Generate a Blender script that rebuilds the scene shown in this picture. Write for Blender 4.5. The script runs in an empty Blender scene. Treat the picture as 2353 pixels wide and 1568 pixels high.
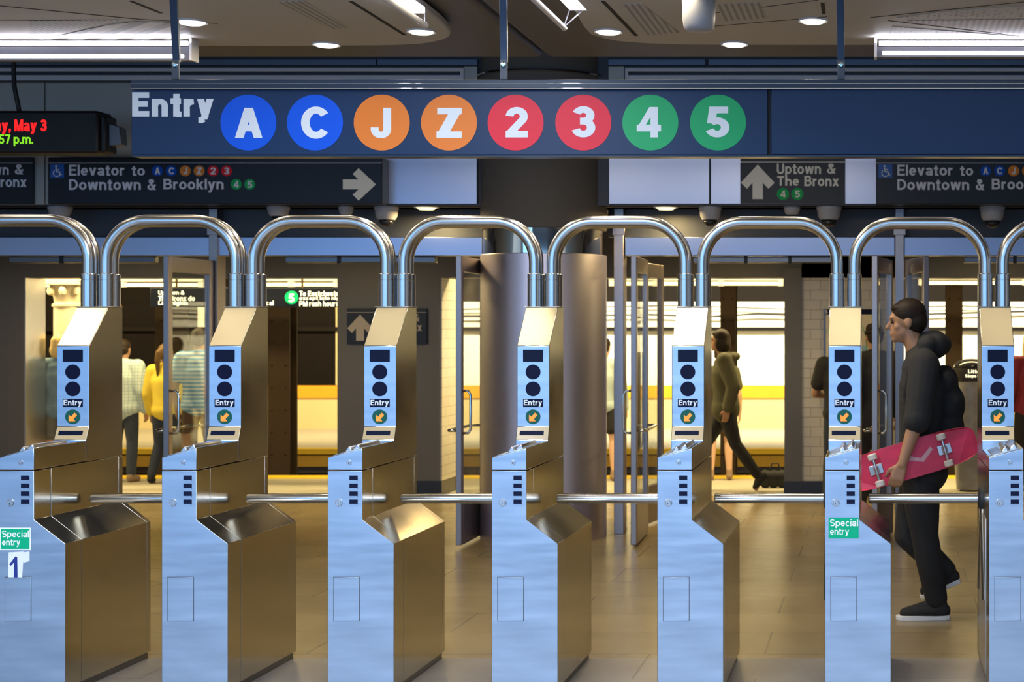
import bpy, bmesh, math, random
from mathutils import Vector, Matrix
random.seed(7)
sc = bpy.context.scene
COL = sc.collection
PI = math.pi
EYE, FPX, VX, VY = 1.7, 3689.0, 2020.0, 757.0      # eye height, focal length in pixels, vanishing point

# ------------------------------------------------------------------ camera, light, exposure
cam_d = bpy.data.cameras.new('camera'); cam = bpy.data.objects.new('camera', cam_d); COL.objects.link(cam)
cam.location = (0, 0, EYE); cam.rotation_euler = (PI/2, 0, 0)
cam_d.sensor_width = 36; cam_d.sensor_fit = 'HORIZONTAL'
cam_d.lens = FPX*36/2353
cam_d.shift_x = (2353/2-VX)/2353; cam_d.shift_y = (VY-1568/2)/2353
cam_d.clip_end = 200
cam_d.dof.use_dof = True; cam_d.dof.focus_distance = 7.75; cam_d.dof.aperture_fstop = 5.0
sc.camera = cam

sc.view_settings.view_transform = 'Standard'
sc.view_settings.look = 'None'
sc.view_settings.exposure = 0.0
sc.view_settings.gamma = 1.0
sc.view_settings.use_curve_mapping = False

w = bpy.data.worlds.new('world'); sc.world = w; w.use_nodes = True
bg = w.node_tree.nodes['Background']
bg.inputs['Color'].default_value = (0.30, 0.42, 0.70, 1)
bg.inputs['Strength'].default_value = 0.22

def area(name, loc, size, size_y, energy, color, rot=(0, 0, 0), shape='RECTANGLE', spread=PI):
    l = bpy.data.lights.new(name, 'AREA'); l.shape = shape; l.size = size
    if shape in ('RECTANGLE', 'ELLIPSE'): l.size_y = size_y
    l.energy = energy; l.color = color; l.spread = spread
    o = bpy.data.objects.new(name, l); COL.objects.link(o); o.location = loc; o.rotation_euler = rot
    return o
# daylight assumed to fall through an unseen stair entrance behind the photographer
area('assumed_daylight', (-4.4, -4.5, 3.1), 15.0, 4.8, 590, (0.23, 0.53, 1.0), (math.radians(84), 0, 0))
area('sign_fill', (-2.0, -3.4, 7.4), 13.0, 3.6, 2850, (0.76, 0.85, 1.0), (math.radians(60), 0, 0))  # unseen high fill added to brighten the overhead sign and its letters
WARM = (1.0, 0.72, 0.30); YEL = (1.0, 0.78, 0.36)
# platform fluorescents; those over the far platform are unseen and assumed
area('platform_tubes', (-5.5, 17.15, 2.6), 22, 0.2, 900, YEL)  # strip moved off the tube lamps to reach the people and floor
area('assumed_far_tubes', (-2.2, 25.2, 2.9), 11, 0.3, 1050, (1.0, 0.88, 0.56), (math.radians(42), 0, 0))
area('assumed_far_tubes', (-12.0, 24.6, 2.9), 9, 0.3, 430, YEL, (math.radians(30), 0, 0))
# unseen fill lights added behind the doors to brighten the vestibule
for vx in (-8.0, -5.6, -1.6, 1.2):
    area('vestibule_fill', (vx, 14.6, 2.56), 0.5, 0.5, 30, WARM)

# ------------------------------------------------------------------ helpers
ORG = {}
def PX(px, Y): return (px-VX)/FPX*Y
def PZ(py, Y): return EYE-(py-VY)/FPX*Y
def CP(px, py, z=3.4):
    Y = (z-EYE)*FPX/(VY-py); return (PX(px, Y), Y)

def BM(): return bmesh.new()
def box(bm, x0, x1, y0, y1, z0, z1):
    vs = [bm.verts.new(p) for p in ((x0,y0,z0),(x1,y0,z0),(x1,y1,z0),(x0,y1,z0),(x0,y0,z1),(x1,y0,z1),(x1,y1,z1),(x0,y1,z1))]
    for f in ((3,2,1,0),(4,5,6,7),(0,1,5,4),(1,2,6,5),(2,3,7,6),(3,0,4,7)): bm.faces.new([vs[i] for i in f])
    return bm
def prism(bm, poly, axis, a0, a1):
    """polygon extruded along an axis: 'y' takes (x,z) points, 'x' takes (y,z), 'z' takes (x,y)"""
    def P(u, v, a): return {'y': (u, a, v), 'x': (a, u, v), 'z': (u, v, a)}[axis]
    A = [bm.verts.new(P(u, v, a0)) for u, v in poly]; B = [bm.verts.new(P(u, v, a1)) for u, v in poly]
    n = len(poly)
    fs = [bm.faces.new(A), bm.faces.new(B[::-1])]
    for i in range(n): fs.append(bm.faces.new([A[i], B[i], B[(i+1) % n], A[(i+1) % n]]))
    bmesh.ops.recalc_face_normals(bm, faces=fs)
    return bm
def frame_of(d):
    d = d.normalized(); up = Vector((0, 0, 1)) if abs(d.z) < .9 else Vector((1, 0, 0))
    a = d.cross(up).normalized(); return a, d.cross(a).normalized()
def tube(bm, pts, r, seg=16, cap=True):
    pts = [Vector(p) for p in pts]; n = len(pts)
    rs = r if isinstance(r, (list, tuple)) else [r]*n
    rings = []; a = None
    for i, p in enumerate(pts):
        d = (pts[min(i+1, n-1)]-pts[max(i-1, 0)]).normalized()
        if a is None: a, b = frame_of(d)
        else:
            a = (a-d*a.dot(d)).normalized(); b = d.cross(a).normalized()
        rings.append([bm.verts.new(p+(a*math.cos(t)+b*math.sin(t))*rs[i]) for t in (2*PI*k/seg for k in range(seg))])
    fs = []
    for i in range(n-1):
        for k in range(seg):
            fs.append(bm.faces.new([rings[i][k], rings[i][(k+1) % seg], rings[i+1][(k+1) % seg], rings[i+1][k]]))
    if cap: fs += [bm.faces.new(rings[0][::-1]), bm.faces.new(rings[-1])]
    bmesh.ops.recalc_face_normals(bm, faces=fs)
    return bm
def cyl(bm, p0, p1, r, seg=24): return tube(bm, [p0, p1], r, seg)
def lathe(bm, prof, c=(0, 0, 0), seg=40):
    cx, cy, cz = c; rings = []
    for r, z in prof:
        if r < 1e-5: rings.append([bm.verts.new((cx, cy, cz+z))])
        else: rings.append([bm.verts.new((cx+r*math.cos(2*PI*k/seg), cy+r*math.sin(2*PI*k/seg), cz+z)) for k in range(seg)])
    fs = []
    for A, B in zip(rings, rings[1:]):
        for k in range(seg):
            k2 = (k+1) % seg
            if len(A) == 1 and len(B) == 1: continue
            if len(A) == 1: fs.append(bm.faces.new([A[0], B[k2], B[k]]))
            elif len(B) == 1: fs.append(bm.faces.new([A[k], A[k2], B[0]]))
            else: fs.append(bm.faces.new([A[k], A[k2], B[k2], B[k]]))
    if len(rings[0]) > 1: fs.append(bm.faces.new(rings[0][::-1]))
    if len(rings[-1]) > 1: fs.append(bm.faces.new(rings[-1]))
    bmesh.ops.recalc_face_normals(bm, faces=fs)
    return bm
def disc(bm, x, z, r, y0, y1, seg=48): return tube(bm, [(x, y0, z), (x, y1, z)], r, seg)

def obj(name, bm, mats, parent=None, bevel=0.0, smooth=False, segs=2):
    me = bpy.data.meshes.new(name)
    org = ORG.get(parent.name, Vector()) if parent else Vector()
    if org.length: bmesh.ops.translate(bm, verts=bm.verts, vec=-org)
    bm.to_mesh(me); bm.free()
    return link(name, me, mats, parent, bevel, smooth, segs)
def link(name, me, mats, parent=None, bevel=0.0, smooth=False, segs=2):
    for m in (mats if isinstance(mats, (list, tuple)) else [mats]): me.materials.append(m)
    if smooth:
        for p in me.polygons: p.use_smooth = True
    o = bpy.data.objects.new(name, me); COL.objects.link(o)
    if parent: o.parent = parent; ORG[o.name] = ORG.get(parent.name, Vector())
    if bevel:
        b = o.modifiers.new('bevel', 'BEVEL'); b.width = bevel; b.segments = segs; b.limit_method = 'ANGLE'; b.angle_limit = math.radians(20)
        b.harden_normals = False
    if smooth == 'auto' or bevel:
        try: me.set_sharp_from_angle(angle=math.radians(35 if smooth == 'auto' else 20))
        except Exception: pass
        for p in me.polygons: p.use_smooth = True
    return o
def tag(o, label, cat, group=None):
    o['label'] = label; o['category'] = cat
    if group: o['group'] = group
    return o
def thing(name, label, cat, loc=(0, 0, 0), group=None, org=True):
    o = bpy.data.objects.new(name, None); COL.objects.link(o); o.location = loc; o.empty_display_size = .1
    ORG[o.name] = Vector(loc) if org else Vector()
    return tag(o, label, cat, group)
def struct(name, bm, mats, parent=None, **k):
    o = obj(name, bm, mats, parent, **k)
    if not parent: o['kind'] = 'structure'
    return o
def struct_root(name, loc=(0, 0, 0), rz=0):
    o = bpy.data.objects.new(name, None); COL.objects.link(o); o.location = loc; o.rotation_euler = (0, 0, rz)
    o['kind'] = 'structure'; ORG[o.name] = Vector(); return o
def kids(o): return [c for c in list(bpy.data.objects) if c.parent == o]
def copy_tree(o, parent=None):
    c = o.copy(); COL.objects.link(c)
    if parent: c.parent = parent
    ORG[c.name] = Vector(ORG.get(o.name, Vector()))
    for ch in sorted(kids(o), key=lambda q: q.name): copy_tree(ch, c)
    return c

# ------------------------------------------------------------------ materials
MATS = {}
def mat(name, col, rough=.5, metal=0., spec=None, emit=None, estr=0., coat=0., var=0., vscale=6., stretch=(1, 1, 1), rvar=0., bump=0., aniso=0., arot=0.):
    if name in MATS: return MATS[name]
    m = bpy.data.materials.new(name); m.use_nodes = True; nt = m.node_tree; b = nt.nodes['Principled BSDF']
    b.inputs['Base Color'].default_value = (*col, 1); b.inputs['Roughness'].default_value = rough; b.inputs['Metallic'].default_value = metal
    if spec is not None: b.inputs['Specular IOR Level'].default_value = spec
    if emit: b.inputs['Emission Color'].default_value = (*emit, 1); b.inputs['Emission Strength'].default_value = estr
    if coat: b.inputs['Coat Weight'].default_value = coat; b.inputs['Coat Roughness'].default_value = .12
    if aniso: b.inputs['Anisotropic'].default_value = aniso; b.inputs['Anisotropic Rotation'].default_value = arot
    if var or rvar or bump:
        tc = nt.nodes.new('ShaderNodeTexCoord'); mp = nt.nodes.new('ShaderNodeMapping'); mp.inputs['Scale'].default_value = stretch
        nz = nt.nodes.new('ShaderNodeTexNoise'); nz.inputs['Scale'].default_value = vscale; nz.inputs['Detail'].default_value = 5
        nt.links.new(tc.outputs['Object'], mp.inputs['Vector']); nt.links.new(mp.outputs['Vector'], nz.inputs['Vector'])
        if var:
            mx = nt.nodes.new('ShaderNodeMix'); mx.data_type = 'RGBA'
            mx.inputs['A'].default_value = (*[max(0, c*(1-var)) for c in col], 1); mx.inputs['B'].default_value = (*[min(1, c*(1+var)) for c in col], 1)
            nt.links.new(nz.outputs['Fac'], mx.inputs['Factor']); nt.links.new(mx.outputs['Result'], b.inputs['Base Color'])
        if rvar:
            mr = nt.nodes.new('ShaderNodeMapRange'); mr.inputs['From Min'].default_value = .3; mr.inputs['From Max'].default_value = .7
            mr.inputs['To Min'].default_value = max(.02, rough-rvar); mr.inputs['To Max'].default_value = rough+rvar
            nt.links.new(nz.outputs['Fac'], mr.inputs['Value']); nt.links.new(mr.outputs['Result'], b.inputs['Roughness'])
        if bump:
            bp = nt.nodes.new('ShaderNodeBump'); bp.inputs['Strength'].default_value = bump; bp.inputs['Distance'].default_value = .01
            nt.links.new(nz.outputs['Fac'], bp.inputs['Height']); nt.links.new(bp.outputs['Normal'], b.inputs['Normal'])
    MATS[name] = m; return m
def brick_mat(name, c1, c2, mortar, scale, bw, rh, ms, rough=.4, plane='xz', bump=.3, offset=.5, spec=.5, var=0.):
    m = bpy.data.materials.new(name); m.use_nodes = True; nt = m.node_tree; b = nt.nodes['Principled BSDF']
    b.inputs['Roughness'].default_value = rough; b.inputs['Specular IOR Level'].default_value = spec
    tc = nt.nodes.new('ShaderNodeTexCoord'); sp = nt.nodes.new('ShaderNodeSeparateXYZ'); cb = nt.nodes.new('ShaderNodeCombineXYZ')
    nt.links.new(tc.outputs['Object'], sp.inputs[0])
    ax = {'x': 'X', 'y': 'Y', 'z': 'Z'}
    if plane == 'sz':
        ad = nt.nodes.new('ShaderNodeMath'); nt.links.new(sp.outputs['X'], ad.inputs[0]); nt.links.new(sp.outputs['Y'], ad.inputs[1])
        nt.links.new(ad.outputs[0], cb.inputs['X']); nt.links.new(sp.outputs['Z'], cb.inputs['Y'])
    else:
        nt.links.new(sp.outputs[ax[plane[0]]], cb.inputs['X']); nt.links.new(sp.outputs[ax[plane[1]]], cb.inputs['Y'])
    br = nt.nodes.new('ShaderNodeTexBrick'); br.offset = offset
    br.inputs['Color1'].default_value = (*c1, 1); br.inputs['Color2'].default_value = (*c2, 1); br.inputs['Mortar'].default_value = (*mortar, 1)
    br.inputs['Scale'].default_value = scale; br.inputs['Brick Width'].default_value = bw; br.inputs['Row Height'].default_value = rh; br.inputs['Mortar Size'].default_value = ms
    nt.links.new(cb.outputs[0], br.inputs['Vector'])
    out = br.outputs['Color']
    if var:
        nz = nt.nodes.new('ShaderNodeTexNoise'); nz.inputs['Scale'].default_value = 1.3; nz.inputs['Detail'].default_value = 6
        nt.links.new(tc.outputs['Object'], nz.inputs['Vector'])
        mr = nt.nodes.new('ShaderNodeMapRange'); mr.inputs['From Min'].default_value = .3; mr.inputs['From Max'].default_value = .7
        mr.inputs['To Min'].default_value = 1-var; mr.inputs['To Max'].default_value = 1+var; nt.links.new(nz.outputs['Fac'], mr.inputs['Value'])
        vm = nt.nodes.new('ShaderNodeVectorMath'); vm.operation = 'SCALE'; nt.links.new(out, vm.inputs[0]); nt.links.new(mr.outputs['Result'], vm.inputs['Scale'])
        out = vm.outputs[0]
    nt.links.new(out, b.inputs['Base Color'])
    bp = nt.nodes.new('ShaderNodeBump'); bp.inputs['Strength'].default_value = bump; bp.inputs['Distance'].default_value = .004; bp.invert = True
    nt.links.new(br.outputs['Fac'], bp.inputs['Height']); nt.links.new(bp.outputs['Normal'], b.inputs['Normal'])
    MATS[name] = m; return m
def stripe_mat(name, c1, c2, scale, direction, rough=.8, duty=.5, soft=.05, plane_rot=(0, 0, 0)):
    m = bpy.data.materials.new(name); m.use_nodes = True; nt = m.node_tree; b = nt.nodes['Principled BSDF']; b.inputs['Roughness'].default_value = rough
    tc = nt.nodes.new('ShaderNodeTexCoord'); mp = nt.nodes.new('ShaderNodeMapping'); mp.inputs['Rotation'].default_value = plane_rot
    wv = nt.nodes.new('ShaderNodeTexWave'); wv.bands_direction = direction; wv.inputs['Scale'].default_value = scale; wv.inputs['Distortion'].default_value = 0
    rp = nt.nodes.new('ShaderNodeValToRGB'); rp.color_ramp.elements[0].position = duty-soft; rp.color_ramp.elements[0].color = (*c1, 1)
    rp.color_ramp.elements[1].position = duty+soft; rp.color_ramp.elements[1].color = (*c2, 1)
    nt.links.new(tc.outputs['Object'], mp.inputs['Vector']); nt.links.new(mp.outputs['Vector'], wv.inputs['Vector'])
    nt.links.new(wv.outputs['Fac'], rp.inputs['Fac']); nt.links.new(rp.outputs['Color'], b.inputs['Base Color'])
    MATS[name] = m; return m
def glass_mat(name, tint=(.95, .97, .96)):
    m = bpy.data.materials.new(name); m.use_nodes = True; nt = m.node_tree; nt.nodes.clear()
    o = nt.nodes.new('ShaderNodeOutputMaterial'); mx = nt.nodes.new('ShaderNodeMixShader'); tr = nt.nodes.new('ShaderNodeBsdfTransparent')
    gl = nt.nodes.new('ShaderNodeBsdfGlossy'); fw_ = nt.nodes.new('ShaderNodeLayerWeight'); fw_.inputs['Blend'].default_value = .5; pw = nt.nodes.new('ShaderNodeMath'); pw.operation = 'POWER'; pw.inputs[1].default_value = 3; fr = nt.nodes.new('ShaderNodeMath'); fr.operation = 'MULTIPLY_ADD'; fr.inputs[1].default_value = .45; fr.inputs[2].default_value = .03; nt.links.new(fw_.outputs['Facing'], pw.inputs[0]); nt.links.new(pw.outputs[0], fr.inputs[0])
    tr.inputs['Color'].default_value = (*tint, 1); gl.inputs['Roughness'].default_value = .02
    nt.links.new(fr.outputs[0], mx.inputs[0]); nt.links.new(tr.outputs[0], mx.inputs[1]); nt.links.new(gl.outputs[0], mx.inputs[2]); nt.links.new(mx.outputs[0], o.inputs[0])
    MATS[name] = m; return m
def glow(name, col, s): return mat(name, (0, 0, 0) if s > 3 else col, .5, emit=col, estr=s)

STEEL = mat('polished_steel_warm_lit', (.56, .52, .42), .17, 1, rvar=.04, vscale=2)  # olive tint puts the hall's yellow light into the steel colour
BRUSH = mat('brushed_steel_day_lit', (.47, .54, .63), .35, 1, rvar=.05, vscale=2.6, stretch=(.9, 1, 9), var=.24)  # blue tint puts the daylight into the colour of front-facing steel
STEEL2 = mat('satin_steel', (.60, .59, .60), .30, 1)
COLM = mat('column_steel', (.74, .70, .82), .42, 1, aniso=.3, arot=.25)
CHROME = mat('bright_chrome', (.74, .70, .62), .07, 1)
TUBE = mat('tube_steel', (.56, .54, .52), .24, 1)
DARKST = mat('dark_steel_trim', (.16, .16, .17), .35, 1)
CRACK = mat('dark_gap', (.02, .02, .02), .8)
SIGNM = mat('sign_enamel', (.007, .025, .082), .36, 0, spec=.35)
SIGNB = mat('sign_black', (.010, .013, .022), .38, 0, spec=.35)
RAILM = mat('sign_rail_enamel', (.010, .018, .042), .32, 0, spec=.5)
WHITE = mat('sign_white', (.93, .92, .90), .6, spec=.2)
CREAM = mat('sign_cream', (.95, .90, .78), .6, spec=.2)
PALE = mat('sign_pale_grey', (.78, .78, .84), .6, spec=.2)
BLUEB = mat('bullet_blue', (.0, .10, .75), .38, spec=.35); ORNG = mat('bullet_orange', (.95, .23, .015), .38, spec=.35)
REDB = mat('bullet_red', (.90, .012, .03), .38, spec=.35); GRNB = mat('bullet_green', (.01, .42, .12), .38, spec=.35)
BLUES = mat('small_bullet_blue', (.0, .08, .50), .5, spec=.2); ORNS = mat('small_bullet_orange', (.75, .24, .03), .5, spec=.2)
REDS = mat('small_bullet_red', (.75, .015, .03), .5, spec=.2); GRNS = mat('small_bullet_green', (.01, .42, .10), .5, spec=.2)
SCRN = mat('display_black', (.003, .007, .03), .5, spec=.15)
LAMPOFF = mat('indicator_lens', (.003, .005, .03), .5, spec=.15)
ARROWG = mat('arrow_green', (.0, .10, .05), .25)
ARROWO = mat('arrow_orange', (.9, .20, .02), .5, emit=(1.0, .22, .02), estr=1.1)
NAVY = mat('label_navy', (.005, .009, .035), .55, spec=.12)
STICK = mat('sticker_green', (.0, .42, .20), .6, spec=.2); PAPER = mat('white_paper', (.82, .83, .85), .7, var=.06, vscale=20)
INK = mat('blue_ink', (.01, .03, .22), .6)
CEIL = mat('ceiling_metal', (.48, .46, .44), .55, 0, var=.08, vscale=1.5)
SOFF = mat('soffit_brown', (.11, .10, .095), .5, 0, var=.1, vscale=1)
DARK = mat('dark_void', (.012, .010, .010), .8, spec=.1)
BULK = mat('bulkhead_dark', (.045, .05, .065), .5)
FASC = mat('fascia_steel', (.33, .36, .47), .30, 1, aniso=.5)
FASB = mat('fascia_blue_grey', (.14, .17, .23), .35, .7)
FASBEI = mat('fascia_beige', (.42, .39, .34), .42, .35, var=.06, vscale=2)
BROWN = mat('column_brown', (.125, .11, .095), .75, var=.06, vscale=2)
GLASS = glass_mat('door_glass')
FLOOR = brick_mat('floor_tile', (.27, .21, .115), (.25, .195, .105), (.17, .135, .08), 1, 1.2, .6, .006, rough=.27, plane='xy', bump=.12, var=.16)
FLOORG = brick_mat('floor_granite', (.23, .21, .19), (.21, .19, .175), (.13, .12, .11), 1, 1.2, .6, .006, rough=.35, plane='xy', bump=.12, var=.2)
PLATF = mat('platform_concrete', (.46, .42, .33), .55, var=.1, vscale=1.5)
YELLOW = mat('tactile_yellow', (.95, .62, .03), .6)
OCHRE = mat('edge_ochre', (.55, .33, .04), .7, var=.25, vscale=3)
BALLAST = mat('track_bed', (.018, .014, .012), .9)
GREYT = mat('grey_wall_panel', (.115, .112, .110), .45, var=.05, vscale=2)
TILE = brick_mat('white_wall_tile', (.56, .53, .46), (.52, .49, .42), (.36, .34, .29), 1, .20, .10, .005, rough=.3, plane='sz', bump=.5)
BLACKB = mat('black_base_tile', (.012, .012, .014), .35)
CREAMW = mat('cream_wall', (.62, .51, .27), .6, var=.10, vscale=1.2, stretch=(1, 1, .5))
WHITEW = mat('white_station_wall', (.93, .90, .80), .5)
ORANGEB = mat('orange_band', (.72, .34, .015), .5, var=.1, vscale=2)
AD = mat('black_ad_panel', (.010, .008, .008), .4, spec=.06, var=.4, vscale=1)
RUST = mat('dark_brown_iron', (.034, .021, .012), .6, spec=.15, var=.25, vscale=3)
CREAMP = mat('cream_paint', (.66, .58, .42), .45)
PLAST = mat('white_plastic', (.40, .40, .43), .5); SMOKE = mat('smoked_dome', (.02, .02, .025), .08)
LED_R = mat('led_red', (.02, 0, 0), .5, emit=(1.0, .01, .01), estr=2.0); LED_G = mat('led_green', (0, .02, 0), .5, emit=(.28, .85, .02), estr=1.0)
LEDBOX = mat('led_box_black', (.010, .008, .010), .5)
TUBEW = glow('fluorescent_white', (.92, .92, 1.0), 2.6); LENS = glow('downlight_lens', (1.0, .93, .78), 2.5); LENSY = glow('warm_lens', (1.0, .78, .38), 2.2)
TUBEY = glow('platform_tube_glow', (1.0, .80, .36), 2.2)
HOUS = mat('fixture_white', (.62, .62, .66), .4)
LITTXT = mat('glowing_letters', (.9, .85, .6), .5, emit=(1.0, .93, .62), estr=1.6)
GRNLIT = mat('backlit_green', (.0, .4, .12), .5, emit=(.0, .62, .16), estr=.9)
RUBBER = mat('black_rubber', (.012, .012, .013), .6)
DOORM = mat('door_satin_steel', (.36, .31, .30), .34, 1)
BOLT = mat('zinc_bolt', (.55, .72, .80), .25, 1)
HANG = mat('hanger_blue_grey', (.04, .06, .10), .35, .5)
STRUT = mat('wheelchair_blue', (.01, .10, .42), .4)

# ------------------------------------------------------------------ lettering
XH = .73
def glyph(c, w):
    """one bold grotesque letter as strokes of width w: (advance width, list of polylines, list of slanted bars); cap height 1"""
    r = w/2; S = []; P = []; hw = w*1.10
    def arc(cx, cy, rx, ry, a0, a1, n=None):
        n = n or max(4, int(abs(a1-a0)/9)); return [(cx+rx*math.cos(math.radians(a0+(a1-a0)*i/n)), cy+ry*math.sin(math.radians(a0+(a1-a0)*i/n))) for i in range(n+1)]
    def st(x, a, b): S.append([(x, a), (x, b)])
    def ba(y, a, b): S.append([(a, y), (b, y)])
    def arch(x0, x1, y): S.append([(x0, y*.45)]+arc((x0+x1)/2, y-r-(x1-x0)/2, (x1-x0)/2, (x1-x0)/2, 180, 0)+[(x1, 0)])
    W = .6
    if c == 'A': W = .76; P += [(hw/2, 0, W/2, 1, hw), (W-hw/2, 0, W/2, 1, hw)]; ba(.22+r, W*.2, W*.8)
    elif c == 'B': W = .70; st(r, 0, 1); S.append([(r, 1-r)]+arc(W-.30, .76-r/2, .25-r, .24-r/2, 90, -90)+[(r, .52)]); S.append([(r, .52)]+arc(W-.30, .26+r/2, .30-r, .26-r/2, 90, -90)+[(r, r)])
    elif c == 'C': W = .76; S.append(arc(W/2, .5, W/2-r, .5-r, 38, 322))
    elif c == 'D': W = .72; st(r, 0, 1); S.append([(r, 1-r)]+arc(.30, .5, W-r-.30, .5-r, 90, -90)+[(r, r)])
    elif c == 'E': W = .62; st(r, 0, 1); ba(1-r, r, W); ba(.52, r, W-.05); ba(r, r, W)
    elif c == 'J': W = .56; S.append([(W-r, 1), (W-r, .34)]+arc(W/2, .30, W/2-r, .30-r, 0, -180)+[(r, .36)])
    elif c == 'L': W = .56; st(r, 0, 1); ba(r, r, W)
    elif c == 'M': W = .86; st(r, 0, 1); st(W-r, 0, 1); P += [(W/2, 0, hw*.55, 1, hw), (W/2, 0, W-hw*.55, 1, hw)]
    elif c == 'P': W = .66; st(r, 0, 1); S.append([(r, 1-r)]+arc(W-.29, .70-r/2, .29-r, .30-r/2, 90, -90)+[(r, .40)])
    elif c == 'S': W = .68; S.append(arc(W/2, .75-r/2, W/2-r-.015, .25-r/2, 28, 270)); S.append(arc(W/2, .25+r/2, W/2-r, .25-r/2, 90, -155))
    elif c == 'T': W = .62; st(W/2, 0, 1); ba(1-r, 0, W)
    elif c == 'U': W = .70; S.append([(r, 1)]+arc(W/2, .32, W/2-r, .32-r, 180, 360)+[(W-r, 1)])
    elif c == 'Z': W = .64; ba(1-r, .02, W); ba(r, 0, W); P.append((w*.72, w*.55, W-w*.72, 1-w*.55, w*1.36))
    elif c == '1': W = .4; st(W-r, 0, 1); P.append((hw/2, .72, W-r, .9, hw))
    elif c == '2': W = .60; S.append(arc(W/2, .69, W/2-r, .31-r, 178, -32)+[(w*.62, w*.75)]); ba(r, 0, W); P.append((w*.50, 0, w*.62, w*.9, w))
    elif c == '3': W = .62; S.append(arc(W/2, .75-r/2+.01, W/2-r-.02, .24-r/2, 160, -90)); S.append(arc(W/2, .26+r/2, W/2-r, .26-r/2, 90, -165)); ba(.52, W*.36, W*.55)
    elif c == '4': W = .72; st(W*.72, 0, 1); ba(.20+r, 0, W); P.append((hw*.44, .22+r*.7, W*.72-r*.35, 1, hw*.86))
    elif c == '5': W = .62; ba(1-r, .12, W-.04); P.append((.04+r, .46, .10+r, 1, w)); S.append(arc(W/2-.01, .325, W/2-r, .325-r, 142, -160))
    elif c == '7': W = .58; ba(1-r, 0, W); P.append((.20+r*.3, 0, W-hw*.55, 1-w*.7, hw))
    elif c == '9': W = .6; S.append(arc(W/2, .68, W/2-r, .32-r, 0, 360)); S.append([(W-r, .68)]+arc(W/2, .30, W/2-r, .30-r, 0, -150))
    elif c == 'a': W = .58; S.append(arc(W/2-.01, .50, W/2-r-.01, XH-r-.50, 165, 0)+[(W-r-.01, 0)]); S.append(arc(W/2-.03, .215, W/2-r-.03, .215-r, 0, 360))
    elif c == 'c': W = .57; S.append(arc(W/2, XH/2, W/2-r, XH/2-r, 45, 315))
    elif c in 'dg': 
        W = .62; S.append(arc(W/2, XH/2, W/2-r, XH/2-r, 0, 360))
        if c == 'd': st(W-r, 0, 1)
        else: S.append([(W-r, XH), (W-r, .02)]+arc(W/2, -.04, W/2-r, .18, 0, -150))
    elif c == 'e': W = .59; S.append(arc(W/2, XH/2, W/2-r, XH/2-r, 0, 318)); ba(XH/2-.01, r, W-r*.35)
    elif c == 'h': W = .59; st(r, 0, 1); arch(r, W-r, XH)
    elif c == 'i': W = w; st(r, 0, XH); st(r, 1-w*.85, 1)
    elif c == 'k': W = .60; st(r, 0, 1); P += [(r+hw*.3, .26, W-hw*.62, XH, hw*1.1), (W-hw*.52, 0, W*.46, .44, hw*1.05)]
    elif c == 'l': W = w; st(r, 0, 1)
    elif c == 'm': W = .94; st(r, 0, XH); arch(r, W/2, XH); arch(W/2, W-r, XH)
    elif c == 'n': W = .59; st(r, 0, XH); arch(r, W-r, XH)
    elif c == 'o': W = .62; S.append(arc(W/2, XH/2, W/2-r, XH/2-r, 0, 360))
    elif c == 'p': W = .62; S.append(arc(W/2, XH/2, W/2-r, XH/2-r, 0, 360)); st(r, -.26, XH)
    elif c == 'r': W = .40; st(r, 0, XH); S.append([(r, XH*.42)]+arc(W-.02, XH-r-.22, W-.02-r, .22, 180, 92))
    elif c == 's': W = .55; q = XH/4; S.append(arc(W/2, XH*.75-r/2, W/2-r-.01, q-r/2, 25, 270)); S.append(arc(W/2, q+r/2, W/2-r, q-r/2, 90, -155))
    elif c == 't': W = .38; st(.10+r, .0, .93); ba(r*.82, .10+r, W+.02); ba(XH-r*.8, 0, W)
    elif c == 'u': W = .59; st(W-r, 0, XH); S.append([(r, XH)]+arc(W/2, W/2-.0, W/2-r, W/2-r, 180, 360))
    elif c == 'v': W = .60; P += [(W/2, 0, hw/2, XH, hw), (W/2, 0, W-hw/2, XH, hw)]
    elif c == 'w': W = .86; P += [(W*.27, 0, hw/2, XH, hw), (W*.27, 0, W/2, XH, hw), (W*.73, 0, W/2, XH, hw), (W*.73, 0, W-hw/2, XH, hw)]
    elif c == 'x': W = .60; P += [(hw*.55, 0, W-hw*.55, XH, hw*1.12), (W-hw*.55, 0, hw*.55, XH, hw*1.12)]
    elif c == 'y': W = .60; P += [(W*.50, .0, hw/2, XH, hw), (W*.40, -.12, W-hw/2, XH, hw)]; S.append([(.05, -.26+r), (.16, -.26+r), (.235, -.22+r), (W*.405, -.10)])
    elif c == '&': W = .76; P.append((W-hw*.62, 0, .25, .70, hw*1.2)); S.append(arc(.35, .80, .19-r*.4, .20-r, 0, 360)); S.append(arc(.31, .27, .31-r, .27-r, 118, 330)+[(.70, .50)])
    elif c == '.': W = w; st(r, 0, w)
    elif c == ',': W = w; st(r, 0, w); P.append((r*.6, -.16, r*1.3, 0, w*.55))
    elif c == ':': W = w; st(r, 0, w); st(r, XH-w, XH)
    elif c == ' ': W = .20
    return W, S, P
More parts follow.
